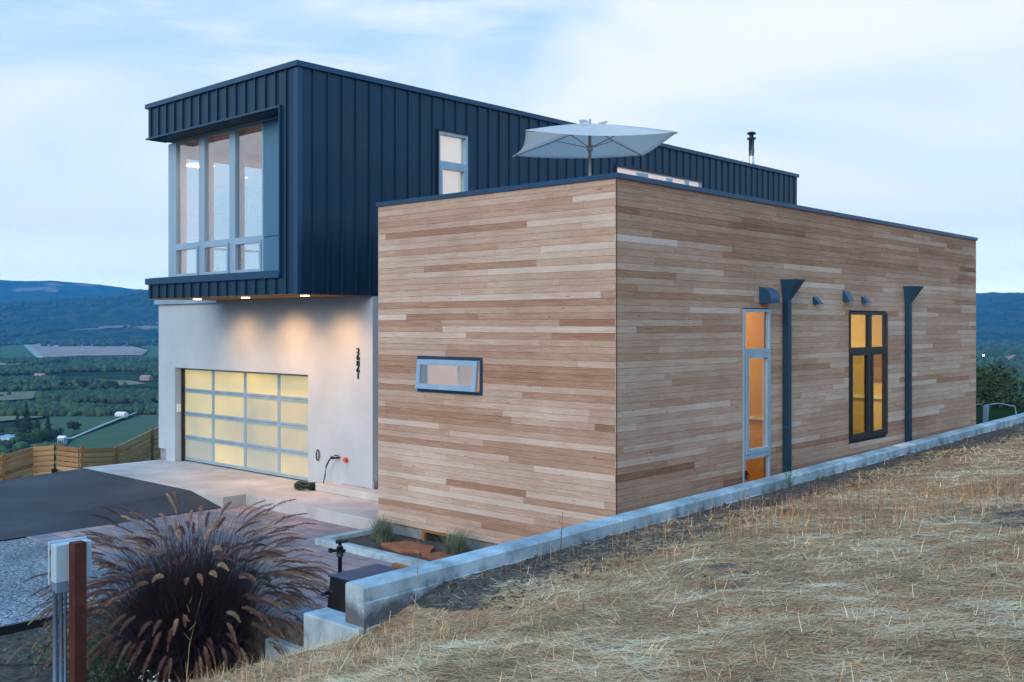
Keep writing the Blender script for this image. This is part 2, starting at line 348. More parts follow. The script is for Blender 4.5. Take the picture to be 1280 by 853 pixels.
# wall decomposition round openings.  axis 'Y': face in plane y=c, u = x ; axis 'X': face in plane x=c, u = y
def cells(u0, u1, z0, z1, ops):
    us = sorted(set([u0, u1] + [v for o in ops for v in o[:2] if u0 < v < u1])); zs = sorted(set([z0, z1] + [v for o in ops for v in o[2:] if z0 < v < z1]))
    for a, b in zip(us, us[1:]):
        for c, d in zip(zs, zs[1:]):
            um, zm = (a+b)/2, (c+d)/2
            if not any(o[0] < um < o[1] and o[2] < zm < o[3] for o in ops): yield a, b, c, d
def wall(mb, axis, c0, c1, u0, u1, z0, z1, ops=()):
    for a, b, c, d in cells(u0, u1, z0, z1, ops):
        if axis == 'Y': mb.box(a, b, c0, c1, c, d)
        else: mb.box(c0, c1, a, b, c, d)
def gaps(a, b, cuts):
    seg = [(a, b)]
    for c, d in cuts:
        ns = []
        for s, e in seg:
            if d <= s or c >= e: ns.append((s, e)); continue
            if c > s: ns.append((s, c))
            if d < e: ns.append((d, e))
        seg = ns
    return [q for q in seg if q[1]-q[0] > .01]
def boards(mb, axis, c0, c1, u0, u1, z0, z1, ops, tone, h=.0985, lmin=1.1, lmax=3.4):
    """individual horizontal boards, each with its own tone; face at c1, back at c0"""
    z = z0; row = 0
    while z < z1 - .01:
        zt = min(z+h, z1); u = u0 - random.random()*2.5
        while u < u1:
            L = random.uniform(lmin, lmax); a, b = max(u, u0), min(u+L, u1)
            if b - a > .02:
                mb.ca = random.random(); mb.ct = tone(row, (a+b)/2, (z+zt)/2)
                cuts = [(o[0], o[1]) for o in ops if o[2] < zt-.03 and o[3] > z+.03]
                dj = random.uniform(-.0012, .0012)
                for s, e in gaps(a, b, cuts):
                    s2 = s + (.0012 if s > u0+.001 else 0); e2 = e - (.0012 if e < u1-.001 else 0)
                    if axis == 'Y': mb.box(s2, e2, c0, c1+dj, z+.0017, zt-.0017)
                    else: mb.box(c0, c1+dj, s2, e2, z+.0017, zt-.0017)
            u += L
        z += h; row += 1
def ribs(mb, axis, c0, c1, us, z0, z1, ops, w=.028):
    for u in us:
        cuts = [(o[2], o[3]) for o in ops if o[0]-.02 < u < o[1]+.02]
        for a, b in gaps(z0, z1, cuts):
            if axis == 'Y': mb.box(u-w/2, u+w/2, c0, c1, a, b)
            else: mb.box(c0, c1, u-w/2, u+w/2, a, b)

# ================================================================== HOUSE
house = thing('house', 'modern house with dark blue metal upper box over pale garage and long timber-clad wing', 'house', (0, 0, 0))
WL, WT, WD = -5.12, 5.43, 14.35           # timber wing left x, top z, depth
W1 = (3.37, 4.255, .25, 3.63); W2 = (7.32, 9.09, 1.15, 3.62); WS = (-4.09, -2.60, 2.27, 2.85)
# --- timber wing
def tone_front(row, u, z):
    t = random.gauss(.58, .145)
    if random.random() < .10: t = random.uniform(.26, .4)
    if random.random() < .10: t = random.uniform(.75, .95)
    return min(1.1, max(.02, t + .06*math.sin(z*1.7)))
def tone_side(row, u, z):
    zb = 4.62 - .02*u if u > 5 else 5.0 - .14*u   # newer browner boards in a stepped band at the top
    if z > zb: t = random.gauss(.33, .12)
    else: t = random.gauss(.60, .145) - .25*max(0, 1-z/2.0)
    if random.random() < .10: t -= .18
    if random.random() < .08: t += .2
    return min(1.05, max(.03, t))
mb = MB(); wall(mb, 'Y', .0, .16, WL, -.03, -.0, WT-.03, [WS]); mb.build('wall_core', 'plastic_black', house)
mb = MB(); wall(mb, 'X', -.10, -.03, .16, WD-.16, -.0, WT-.03, [W1, W2]); mb.build('wall_core', 'plastic_black', house)
mb = MB(); boards(mb, 'Y', .0, -.024, WL, -.028, 0, WT-.02, [WS], tone_front, .0985, 1.4, 4.6); mb.build('timber_cladding', 'timber', house)
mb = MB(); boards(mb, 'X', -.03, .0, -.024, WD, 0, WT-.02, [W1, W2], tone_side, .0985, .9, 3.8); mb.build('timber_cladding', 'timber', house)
mb = MB(); mb.box(-.012, .003, -.027, -.0242, 0, WT-.03); mb.build('corner_trim', 'black_metal', house)
mb = MB(); boards(mb, 'Y', WD-.03, WD, WL, -.03, 0, WT-.02, [], tone_side); mb.build('timber_cladding', 'timber', house)
mb = MB(); boards(mb, 'X', WL, WL-.024, .0, WD, 0, WT-.02, [], tone_front); mb.build('timber_cladding', 'timber', house)
mb = MB(); mb.box(WL, WL+.15, .16, WD-.16, 0, WT-.03); mb.box(WL, -.03, WD-.16, WD-.03, 0, WT-.03); mb.build('wall_core', 'plastic_black', house)
mb = MB(); mb.box(WL+.15, -.19, .16, WD-.16, 4.85, 4.98); mb.build('roof_deck', 'old_wood', house)
mb = MB(); mb.box(WL-.035, .03, -.052, .17, WT-.025, WT+.045); mb.box(-.20, .03, .17, WD+.03, WT-.025, WT+.045); mb.box(WL-.035, -.20, WD-.16, WD+.03, WT-.025, WT+.045); mb.box(WL-.035, WL+.16, .17, WD-.16, WT-.025, WT+.045)
mb.build('coping', 'trim', house)
mb = MB(); wall(mb, 'Y', .04, .2, WL+.02, -.05, -.6, -.003, [(-4.02, -3.40, -.3, -.02)]); mb.box(-.2, -.05, .2, WD-.1, -.6, -.003); mb.box(WL+.05, WL+.2, .2, WD-.1, -.6, -.003); mb.build('foundation', 'block', house)
cv = MB().box(-4.04, -3.97, .0, .1, -.24, -.005).box(-3.45, -3.38, .0, .1, -.24, -.005).box(-3.97, -3.45, .0, .1, -.05, -.005).build('crawl_vent', 'old_wood', house)
MB().box(-3.97, -3.45, .07, .1, -.3, -.05).build('vent_mesh', 'plastic_black', cv)
# small awning window on the front of the timber wing (top-hinged, slightly open)
wn = MB()
x0, x1, z0, z1 = WS
for q in ((x0, x1, z1-.045, z1), (x0, x1, z0, z0+.045), (x0, x0+.045, z0+.045, z1-.045), (x1-.045, x1, z0+.045, z1-.045)): wn.box(q[0], q[1], -.05, .14, q[2], q[3])
wn = wn.build('window', 'trim', house)
T = Matrix.Translation((0, -.055, z1-.05)) @ Matrix.Rotation(R(-5.5), 4, 'X')
sa = MB(); H = z1-z0-.1; e = .085
for q in ((x0+.05, x1-.05, -e, 0), (x0+.05, x1-.05, -H, -H+e), (x0+.05, x0+.05+e, -H+e, -e), (x1-.05-e, x1-.05, -H+e, -e)): sa.box(q[0], q[1], -.045, .0, q[2], q[3], T)
sa.build('sash', 'alu', wn)
MB().box(x0+.05+e, x1-.05-e, -.026, -.02, -H+e, -e, T).build('pane', 'glass', wn)
# tall window (light frame) and paired window (dark frame) on the long side
def bars(mb, rects, c0, c1, axis='X'):
    for a, b, c, d in rects:
        if axis == 'X': mb.box(c0, c1, a, b, c, d)
        else: mb.box(a, b, c0, c1, c, d)
def ring(a, b, c, d, w): return [(a, b, d-w, d), (a, b, c, c+w), (a, a+w, c+w, d-w), (b-w, b, c+w, d-w)]
y0, y1, z0, z1 = W1
wn = MB(); bars(wn, ring(y0, y1, z0, z1, .05) + [(y0+.05, y1-.05, 2.90, 2.975), (y0+.05, y1-.05, 1.17, 1.24)], -.045, .022); wn = wn.build('window', 'alu', house)
sa = MB(); bars(sa, ring(y0+.07, y1-.055, 1.245, 2.895, .075), -.04, .035); sa.build('sash', 'alu', wn)
MB().box(-.018, -.012, y0+.145, y1-.13, 1.32, 2.82).build('pane', 'glass', wn)
MB().box(-.018, -.012, y0+.05, y1-.05, 2.975, z1-.05).build('pane', 'glass', wn)
MB().box(-.018, -.012, y0+.05, y1-.05, z0+.05, 1.17).build('pane', 'glass', wn)
MB().box(-.05, .045, y0+.03, y0+.07, .85, .99).tube([(.04, y0+.05, .97), (.075, y0+.09, .9), (.05, y0+.07, .85)], .014).build('handle', 'black_metal', wn)
y0, y1, z0, z1 = W2; ym = 8.24
wn = MB(); bars(wn, ring(y0, y1, z0, z1, .055) + [(ym-.075, ym+.075, z0+.055, z1-.055), (y0+.055, ym-.075, 2.83, 2.93), (ym+.075, y1-.055, 2.83, 2.93)], -.045, .022); wn = wn.build('window', 'dark_frame', house)
for a, b, g in ((y0+.055, ym-.075, 'glass_dim'), (ym+.075, y1-.055, 'glass')):
    sa = MB(); bars(sa, ring(a+.002, b-.002, z0+.057, 2.828, .055), -.04, .034); sa.build('sash', 'dark_frame', wn)
    MB().box(-.018, -.012, a+.057, b-.057, z0+.112, 2.773).build('pane', g, wn)
    MB().box(-.018, -.012, a, b, 2.93, z1-.055).build('pane', 'glass', wn)
# lit rooms behind them: hollow shells
def room(x0, x1, y0, y1, z0, z1, mat, open_face, floor='floor', t=.06):
    b = MB()
    if open_face != 'x1': b.box(x1-t, x1, y0, y1, z0, z1)
    if open_face != 'x0': b.box(x0, x0+t, y0, y1, z0, z1)
    if open_face != 'y0': b.box(x0+t, x1-t, y0, y0+t, z0, z1)
    b.box(x0+t, x1-t, y1-t, y1, z0, z1); b.box(x0+t, x1-t, y0+t, y1-t, z1-t, z1)
    b.build('room_wall', mat, house)
    MB().box(x0+t, x1-t, y0+t, y1-t, z0-.05, z0).build('room_floor', floor, house)
def lamp(kind, loc, e, col, size=.3, rot=(0, 0, 0), name='lamp_light', **k):
    l = bpy.data.lights.new(name, kind); l.energy = e; l.color = col
    if kind == 'AREA': l.size = size; l.shape = 'DISK'
    if kind == 'SPOT': l.spot_size = k['cone']; l.spot_blend = 1; l.shadow_soft_size = .24
    if kind == 'POINT': l.shadow_soft_size = size
    o = bpy.data.objects.new(name, l); COL.objects.link(o); o.location = loc; o.rotation_euler = rot; o.parent = house; return o
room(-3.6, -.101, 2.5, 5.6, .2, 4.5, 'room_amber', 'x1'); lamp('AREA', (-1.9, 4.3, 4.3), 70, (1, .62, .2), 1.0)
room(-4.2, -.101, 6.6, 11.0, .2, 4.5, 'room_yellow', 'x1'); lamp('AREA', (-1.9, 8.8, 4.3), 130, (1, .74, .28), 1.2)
cu_ = MB(); pts = [(-.34+.035*math.sin(k*1.1), 7.25+.9*k/34) for k in range(35)]
for (a, b), (c, d) in zip(pts, pts[1:]): cu_.poly([(a, b, .6), (c, d, .6), (c, d, 2.80), (a, b, 2.80)])
cu_.build('curtain', 'shade', house)
MB().box(-.30, -.16, 5.42, 5.52, .2, 4.4).build('jamb_shadow_strip', 'old_wood', house)  # dark strip added to imitate the shadow of the window jamb
MB().box(-1.6, -.16, 5.50, 5.535, 1.62, 1.67).build('reflection_bar', 'white', house)  # white bar added to imitate the concrete wall's reflection in the glass
MB().box(-2.2, -.30, 10.88, 10.935, 1.72, 1.79).build('reflection_bar', 'white', house)  # same added reflection line, behind the paired window
MB().box(-1.25, -.62, 10.86, 10.93, 2.15, 2.75).build('picture', 'old_wood', house)
MB().box(-1.2, -1.1, 3.0, 4.9, 3.2, 3.42).build('room_shelf', 'white', house)
room(-4.8, -1.5, .17, 2.4, 1.4, 4.2, 'room_white', 'y0'); lamp('AREA', (-3.2, 1.3, 4.0), 40, (1, .70, .52), .8)
MB().box(-3.55, -3.50, .35, .75, 1.9, 3.3).build('room_partition', 'room_white', house)
# downspouts with funnel heads
for yc, zt in ((4.75, 4.15), (10.05, 4.18)):
    d = MB().box(.012, .115, yc-.06, yc+.06, .0, zt-.33).build('downspout', 'seam', house)
    hb = MB(); hb.prism([(.012, yc-.062, zt-.34), (.118, yc-.062, zt-.34), (.118, yc+.062, zt-.34), (.012, yc+.062, zt-.34)],
                        [(.012, yc-.13, zt-.02), (.33, yc-.13, zt-.02), (.33, yc+.13, zt-.02), (.012, yc+.13, zt-.02)])
    hb.box(.008, .336, yc-.136, yc+.136, zt-.02, zt)
    hb.build('hopper_head', 'trim', d)
    MB().box(.012, .118, yc-.066, yc+.066, 1.6, 1.63).build('strap', 'trim', d)
# curved hood vent and three small wedge vents
hv = MB(); prof = [(.002, 3.73)] + [(.002+.22*math.sin(a), 3.80+.20*math.cos(a)) for a in [k*PI/2/8 for k in range(9)]] + [(.222, 3.73)]
hv.prism([(p[0], 3.90, p[1]) for p in prof], [(p[0], 4.20, p[1]) for p in prof]); hv.build('vent_hood', 'trim', house)
for yc, zc, w, h in ((5.9, 3.81, .15, .13), (7.17, 3.92, .24, .20), (7.96, 3.86, .18, .13)):
    MB().prism([(.002, yc-w/2, zc-h/2), (.14, yc-w/2, zc-h/2), (.02, yc-w/2, zc+h/2), (.002, yc-w/2, zc+h/2)], [(.002, yc+w/2, zc-h/2), (.14, yc+w/2, zc-h/2), (.02, yc+w/2, zc+h/2), (.002, yc+w/2, zc+h/2)]).build('vent_hood', 'trim', house)

# --- dark metal upper volume
DX0, DX1, DY0, DY1, DZ0, DZ1 = -12.60, -7.06, -.316, 18.97, 3.945, 8.14
REC = (-12.60, -7.56, 4.35, 7.44)       # recess in the front face, open at the left corner
SW = (3.19, 4.06, 5.3, 7.42); SS = (9.33, 13.30, 5.6, 7.38)
mb = MB(); wall(mb, 'Y', DY0, .10, DX0, DX1, DZ0, DZ1, [(DX0-.1, REC[1], REC[2], REC[3])])
wall(mb, 'X', DX1, DX1-.16, .10, DY1, DZ0, DZ1, [SW, SS])
us = [-12.46 + .3378*i for i in range(16)]
ribs(mb, 'Y', DY0, DY0-.035, us, DZ0, DZ1-.02, [(DX0-.1, REC[1]+.03, REC[2]-.02, REC[3]+.02)], .026)
ys = [.03 + .335*i for i in range(57)]
ribs(mb, 'X', DX1, DX1+.035, ys, DZ0, DZ1-.02, [(SW[0]-.03, SW[1]+.03, SW[2]-.03, SW[3]+.03), (SS[0]-.03, SS[1]+.03, SS[2]-.03, SS[3]+.03)], .026); mb.build('metal_cladding', 'seam', house)
mb = MB(); mb.box(DX0, DX0+.14, .10, 9.5, REC[3], DZ1); mb.box(DX0, DX0+.14, .10, 9.5, DZ0, REC[2]); mb.box(DX0, DX0+.14, 3.4, DY1, REC[2], REC[3]); mb.box(DX0, DX0+.14, 9.5, DY1, REC[3], DZ1); mb.box(DX0, DX0+.14, 9.5, DY1, DZ0, REC[2])
mb.box(DX0+.14, DX1-.16, DY1-.14, DY1, DZ0, DZ1); mb.build('metal_wall', 'seam', house)
mb = MB(); mb.box(DX1, DX1+.012, DY0-.012, DY0+.10, DZ0, DZ1-.02); mb.box(DX1-.10, DX1, DY0-.012, DY0, DZ0, DZ1-.02); mb.build('corner_flashing', 'trim', house)
mb = MB(); mb.box(DX0-.05, DX1+.055, DY0-.055, DY0+.2, DZ1-.03, DZ1+.07); mb.box(DX1-.2, DX1+.055, DY0+.2, DY1+.05, DZ1-.03, DZ1+.07); mb.box(DX0-.05, DX0+.2, DY0+.2, DY1+.05, DZ1-.03, DZ1+.07); mb.box(DX0+.2, DX1-.2, DY1-.2, DY1+.05, DZ1-.03, DZ1+.07); mb.build('coping', 'trim', house)
mb = MB(); mb.box(DX0+.14, DX1-.16, .10, DY1-.14, DZ1-.16, DZ1-.06); mb.build('roof', 'plastic_black', house)
# recess lining
mb = MB(); mb.box(REC[1]-.012, REC[1]+.012, DY0-.06, .16, REC[2]-.05, REC[3]+.03)
mb.box(DX0-.04, REC[1]-.012, DY0-.06, DY0+.01, REC[2]-.10, REC[2]+.03); mb.box(DX0-.04, REC[1]-.012, DY0-.045, DY0+.01, REC[3]-.01, REC[3]+.025)
mb.build('recess_flashing', 'trim', house)
mb = MB(); mb.box(DX0+.02, REC[1]-.012, DY0+.01, .16, REC[2]+.0, REC[2]+.045); mb.build('recess_sill', 'seam', house); mb = MB(); mb.box(DX0, REC[1]-.012, DY0+.02, .10, REC[3]-.016, REC[3]-.001); mb.build('recess_lining', 'seam', house)
mb = MB(); mb.box(DX0+.01, DX1-.01, DY0+.01, 1.45, DZ0-.012, DZ0-.001); mb.build('soffit', 'old_wood', house)
# big corner window wall at y=.16
Yw = .16
wn = MB(); vert = [(-12.60, -12.40), (-11.30, -11.09), (-10.10, -9.91), (-8.92, -8.86)]
zt, zb_, tr0, tr1 = 7.40, 4.40, 5.07, 5.15
vx = [(-12.60, -12.27), (-11.31, -11.09), (-10.11, -9.90), (-8.93, -8.87)]
for a, b in vx: wn.box(a, b, Yw-.0, Yw+.12, zb_, zt)
for (a, b), (c, d) in zip(vx, vx[1:]):
    wn.box(b, c, Yw+.0, Yw+.12, tr0, tr1); wn.box(b, c, Yw, Yw+.12, zt-.02, zt); wn.box(b, c, Yw, Yw+.12, zb_, zb_+.03)
wn = wn.build('window', 'alu', house)
sa = MB()
for (a, b), (c, d) in zip(vx, vx[1:]): bars(sa, ring(b+.004, c-.004, zb_+.034, tr0-.004, .055), Yw-.03, Yw+.03, 'Y')
sa.build('sash', 'alu', wn)
for (a, b), (c, d) in zip(vx, vx[1:]):
    MB().box(b, c, Yw+.05, Yw+.056, tr1, zt-.02).build('pane', 'glass', wn)
    MB().box(b+.06, c-.06, Yw+.035, Yw+.041, zb_+.09, tr0-.06).build('pane', 'glass', wn)
pf = MB(); pf.box(-8.868, -7.575, Yw-.01, Yw+.11, zb_, 5.105); pf.box(-8.868, -7.575, Yw-.01, Yw+.11, 5.118, zt); pf = pf.build('flat_panel', 'panel', house)
# inner mullion fins, ceiling, floor, left-hand glazing of the corner room
mb = MB()
for x in (-12.33, -11.20, -10.005): mb.box(x-.06, x+.06, Yw+.121, Yw+.26, zb_, zt)
mb.build('window_reveal', 'room_white', house)
MB().box(DX0+.15, DX1-.17, .13, 8.0, zt+.01, zt+.06).build('room_ceiling', 'room_white', house)
MB().box(DX0+.15, DX1-.17, .13, 8.0, 4.28, 4.38).build('room_floor', 'floor', house)
MB().box(-8.80, DX1-.17, .75, 3.1, 4.38, zt).build('room_wall', 'room_white', house); MB().box(DX0+.15, DX1-.17, 8.0, 8.1, 4.38, zt).build('room_wall', 'room_white', house); MB().box(DX0+.02, DX0+.14, .42, 3.4, 7.12, zt+.05).build('room_wall', 'room_white', house)
wn = MB()
for y in (.42, 1.85, 3.33): wn.box(DX0+.05, DX0+.10, y, y+.05, 4.38, 7.12)
wn.box(DX0+.05, DX0+.10, .47, 1.85, 5.1, 5.14); wn.box(DX0+.05, DX0+.10, 1.9, 3.33, 5.1, 5.14); wn = wn.build('window', 'alu', house)
MB().box(DX0+.07, DX0+.076, .44, 3.36, 4.38, 7.12).build('pane', 'glass', wn)
MB().box(-11.6, -10.2, 2.0, 2.9, 5.02, 5.08).box(-11.5, -11.42, 2.1, 2.18, 4.38, 5.02).box(-10.38, -10.3, 2.1, 2.18, 4.38, 5.02).box(-11.5, -11.42, 2.7, 2.78, 4.38, 5.02).box(-10.38, -10.3, 2.7, 2.78, 4.38, 5.02).build('room_table', 'old_wood', house)
for x, y in ((-11.5, 1.3), (-10.3, 1.3), (-9.35, 1.3), (-10.6, 3.2), (-9.2, 4.2)):
    MB().tube([(x, y, zt+.012), (x, y, zt-.012)], .085, 16).build('ceiling_light', 'room_lamp', house)
lamp('AREA', (-10.8, 1.9, 7.3), 45, (1, .66, .48), .7); lamp('AREA', (-10.4, 5.0, 7.3), 90, (1, .66, .46), .9)
# side window with blind
y0, y1, z0, z1 = SW
wn = MB(); bars(wn, ring(y0, y1, z0, z1, .06) + [(y0+.06, y1-.06, 6.70, 6.80)], DX1-.12, DX1+.02); wn = wn.build('window', 'alu', house)
sa = MB(); bars(sa, ring(y0+.06, y1-.06, z0+.06, 6.70, .06), DX1-.08, DX1+.03); sa.build('sash', 'alu', wn)
MB().box(DX1-.075, DX1-.07, y0+.06, y1-.06, 6.80, z1-.06).build('pane', 'glass', wn)
MB().box(DX1-.06, DX1-.055, y0+.12, y1-.12, z0+.12, 6.64).build('pane', 'glass', wn)
MB().box(DX1-.135, DX1-.13, y0+.05, y1-.05, z0, z1-.03).build('roller_blind', emis('lit_blind', (.62, .47, .38), .62), wn)
mb = MB(); mb.box(DX1+.0, DX1+.045, y0-.03, y1+.03, z1, z1+.03); mb.box(DX1, DX1+.045, y0-.03, y0, z0, z1); mb.build('window_trim', 'black_metal', house)
# strip window on the roof deck side
y0, y1, z0, z1 = SS
wn = MB(); bars(wn, ring(y0, y1, z0, z1, .03) + [(10.25, 10.72, z0+.06, z1-.06), (11.62, 11.85, z0+.06, z1-.06), (12.5, 12.66, z0+.06, z1-.03)], DX1-.03, DX1+.015); wn = wn.build('window', 'alu', house)
for a, b in ((y0+.06, 10.25), (10.72, 11.62), (11.85, 12.5), (12.66, y1-.06)):
    MB().box(DX1-.02, DX1-.015, a, b, z0+.03, z1-.03).build('pane', 'glass', wn)
MB().box(DX1-.10, DX1-.09, y0, y1, z0, z1).build('roller_blind', emis('lit_blind_pink', (.72, .46, .40), .62), wn)
MB().box(DX1, DX1+.05, y0-.03, y1+.03, z1, z1+.035).box(DX1, DX1+.05, y0-.035, y0, z0, z1).build('window_trim', 'black_metal', house)
# chimney flue
ch = MB(); cx, cy = -7.75, 17.3
ch.tube([(cx, cy, 8.0), (cx, cy, 9.22)], .085, 16); ch.tube([(cx, cy, 8.0), (cx, cy, 8.36), (cx, cy, 8.42)], [.17, .15, .09], 16); ch = ch.build('chimney', 'steel', house)
MB().tube([(cx, cy, 9.20), (cx, cy, 9.24)], .14, 16).tube([(cx, cy, 9.24), (cx, cy, 9.36)], .07, 12).tube([(cx, cy, 9.36), (cx, cy, 9.40), (cx, cy, 9.43)], [.14, .14, .08], 16).build('chimney_cap', 'black_metal', ch)

# --- garage
GY, GX0, GX1 = 1.45, -15.44, -7.06
GD = (-14.64, -9.17, -.02, 2.32)
mb = MB(); wall(mb, 'Y', GY, GY+.35, -15.06, GX1, .0, 3.93, [GD]); mb.box(GX0, -15.06, GY, GY+.35, .28, 3.93)
mb.box(GX1-.3, GX1, GY+.35, 9, .0, 3.93); mb.box(GX0, GX0+.3, GY+.35, 9, -.6, 3.93); mb.build('stucco_wall', 'stucco', house)
MB().box(GX0+.02, -15.06, GY+.04, GY+.34, -.6, .28).build('foundation', 'block', house); MB().box(-8.0, -7.10, GY-.012, GY, .0, .16).box(GX1, GX1+.05, GY-.01, 3, -.2, .30).build('foundation', 'block', house)
MB().box(GX0-.07, -12.62, GY-.08, 8, 3.88, 3.99).build('coping', 'alu', house)
MB().box(GX1, WL, 4.2, 4.4, -.2, DZ0+1.5).build('stucco_wall', 'stucco', house)

# door frame, rails and frosted panes
dy = 1.70; gx = [-14.72, -13.31, -11.94, -10.60, -9.20]; gz = [.03, .60, 1.18, 1.755, 2.29]
gd = MB(); gd.box(-14.75, gx[0]+.06, dy, dy+.05, .03, 2.33)
for i in range(4):
    for z in (gz[i], gz[i+1]): pass
for i, x in enumerate(gx): gd.box(x-.045, x+.045, dy, dy+.05, .03, 2.33)
for x0, x1 in zip(gx, gx[1:]):
    gd.box(x0+.045, x1-.045, dy, dy+.05, .03, .10)
    for z in gz[1:4]: gd.box(x0+.045, x1-.045, dy-.004, dy+.046, z-.05, z-.003); gd.box(x0+.045, x1-.045, dy, dy+.05, z+.003, z+.05)
    gd.box(x0+.045, x1-.045, dy, dy+.05, 2.26, 2.33)
gd = gd.build('garage_door', 'alu', house)
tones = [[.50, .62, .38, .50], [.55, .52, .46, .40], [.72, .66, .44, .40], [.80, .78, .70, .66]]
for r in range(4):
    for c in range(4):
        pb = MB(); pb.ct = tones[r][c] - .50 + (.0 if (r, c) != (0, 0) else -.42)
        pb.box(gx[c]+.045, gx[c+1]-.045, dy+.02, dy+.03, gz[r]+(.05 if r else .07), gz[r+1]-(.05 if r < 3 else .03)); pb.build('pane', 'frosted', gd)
MB().box(-14.76, -9.1, dy+.06, dy+.08, 0, 2.4).build('door_back', 'plastic_black', house)
MB().box(-14.645, -14.60, 1.62, 1.70, 0, 2.33).build('door_seal', 'black_metal', house)
MB().box(-14.638, -14.61, 1.50, 1.60, 1.22, 1.42).build('keypad', 'white', house)
# wall fittings
so = MB(); so.tube([(-8.80, GY-.03, .72+.10*math.cos(a)) if False else (-8.80+.05*math.sin(a), GY-.03, .67+.11*math.cos(a)) for a in [k*2*PI/12 for k in range(13)]], .013, 6); so.build('cable_hook', 'black_metal', house)
MB().tube([(-8.10, GY+.02, .68), (-8.10, GY-.14, .68)], .022, 8).tube([(-8.10, GY-.14, .68), (-8.14, GY-.2, .70)], .03, 8).tube([(-8.16, GY-.09, .73), (-8.04, GY-.09, .73)], .014, 6).build('tap', 'black_metal', house)
MB().tube([(-7.86, GY, .655), (-7.86, GY-.07, .655)], .05, 12).build('valve', 'red', house)
# house number, one mesh per digit
hn = MB().box(-7.49, -7.486, GY-.004, GY-.001, 2.30, 2.88).build('number_plate_rail', 'black_metal', house)
def text_mesh(ch, size, name, mat, parent, loc):
    cu = bpy.data.curves.new('t', 'FONT'); cu.body = ch; cu.size = size; cu.extrude = .012; cu.align_x = 'CENTER'; cu.offset = .0
    to = bpy.data.objects.new('t', cu); me = bpy.data.meshes.new_from_object(to); bpy.data.objects.remove(to)
    me.transform(Matrix.Translation(loc) @ Matrix.Diagonal((1.25, 1, 1, 1)) @ Matrix.Rotation(R(90), 4, 'X')); me.materials.clear(); me.materials.append(M[mat])
    me.name = name; o = bpy.data.objects.new(name, me); COL.objects.link(o); o.parent = parent; return o
for i, ch_ in enumerate('26861'): text_mesh(ch_, .160, 'digit', 'black_metal', hn, (-7.49, GY-.018, 2.80-.126*i))
# soffit downlights
for x, e in ((-11.53, 22), (-9.65, 34), (-7.62, 30)):
    MB().tube([(x, .25, DZ0-.012), (x, .25, DZ0-.03)], .085, 16).build('soffit_light', 'lamp', house)
for x, e in ((-11.45, 50), (-9.6, 85), (-7.85, 70)):
    l = lamp('SPOT', (x, .50, DZ0-.10), e*1.9, (1, .47, .17), cone=R(125), rot=(R(22), 0, 0)); l.name = 'soffit_lamp'
for x, y in ((-9.85, .95), (-8.55, .95)):
    pass

# ================================================================== STEPS, SLABS, PAVING
mb = MB(); mb.box(-15.3, -9.2, -.55, GY+.35, -.24, 0); mb.box(-9.2, WL-.02, -.04, GY+.2, -.24, 0); mb.box(-8.72, WL, GY+.2, 4.2, -.24, -.004)
struct(mb.build('garage_apron', 'slab', None, .012))
mb = MB(); mb.box(-8.50, WL-.03, 1.13, 4.2, .002, .15); struct(mb.build('entry_step', 'slab', None, .012))
struct(MB().box(-9.25, 1.2, -4.28, 1.2, -.5, -.22).build('paving', 'pavers'))
dv = MB(); prof = [(-.552, -.004, -.205), (-1.6, -.05, -.208), (-3.0, -.12, -.214), (-4.5, -.19, -.216), (-24, -.215, -.217)]
for (a, za, ra), (b, zb2, rb_) in zip(prof, prof[1:]):
    dv.poly([(-9.25, a, ra), (-10.4, a, za), (-10.4, b, zb2)]); dv.poly([(-9.25, a, ra), (-10.4, b, zb2), (-9.25, b, rb_)]); dv.poly([(-10.4, a, za), (-15.2, a, za), (-15.2, b, zb2), (-10.4, b, zb2)])
dv.poly([(-15.2, -.552, -.9)] + [(-15.2, a, z) for a, z, _ in prof] + [(-15.2, -24, -.9)])
struct(dv.build('driveway', 'asphalt'))
struct(MB().poly([(-9.245, -24, -.24), (-3.96, -24, -.24), (-3.96, -4.285, -.235), (-9.245, -4.285, -.235)]).build('gravel_yard', 'gravel'))
tag(MB().box(-3.96, -3.90, -12, -4.29, -.4, -.15).build('garden_edging', 'black_metal'), 'black metal edging strip between grey gravel and dark garden soil', 'edging')
tag(MB().box(-3.90, .45, -4.35, -4.285, -.4, -.17).build('garden_edging', 'black_metal'), 'black metal edging strip behind the purple grass, beside the stone pavers', 'edging')
# planter kerb in front of the timber wing
pk = MB(); pk.box(-5.18, -5.02, -1.32, -.04, -.3, -.115); pk.box(-5.02, .9, -1.32, -1.16, -.3, -.115)
tag(pk.build('planter_kerb', 'concrete', None, .012), 'pale concrete kerb around the planting bed below the timber wall', 'kerb')
struct(MB().box(-5.02, .9, -1.16, .05, -.5, -.19).build('planting_bed', 'soil'))
for lab, pts in (('larger red-brown stepping stone between the two sage bushes', [(-4.15, -.78), (-3.55, -.92), (-3.15, -.62), (-3.3, -.38), (-3.9, -.36)]), ('smaller red-brown stepping stone beside the right sage bush', [(-3.1, -.85), (-2.7, -.95), (-2.5, -.6), (-2.95, -.5)])):
    tag(MB().prism([(x, y, -.19) for x, y in pts], [(x, y, -.13) for x, y in pts]).build('stepping_stone', 'flagstone', None, .01), lab, 'stone')

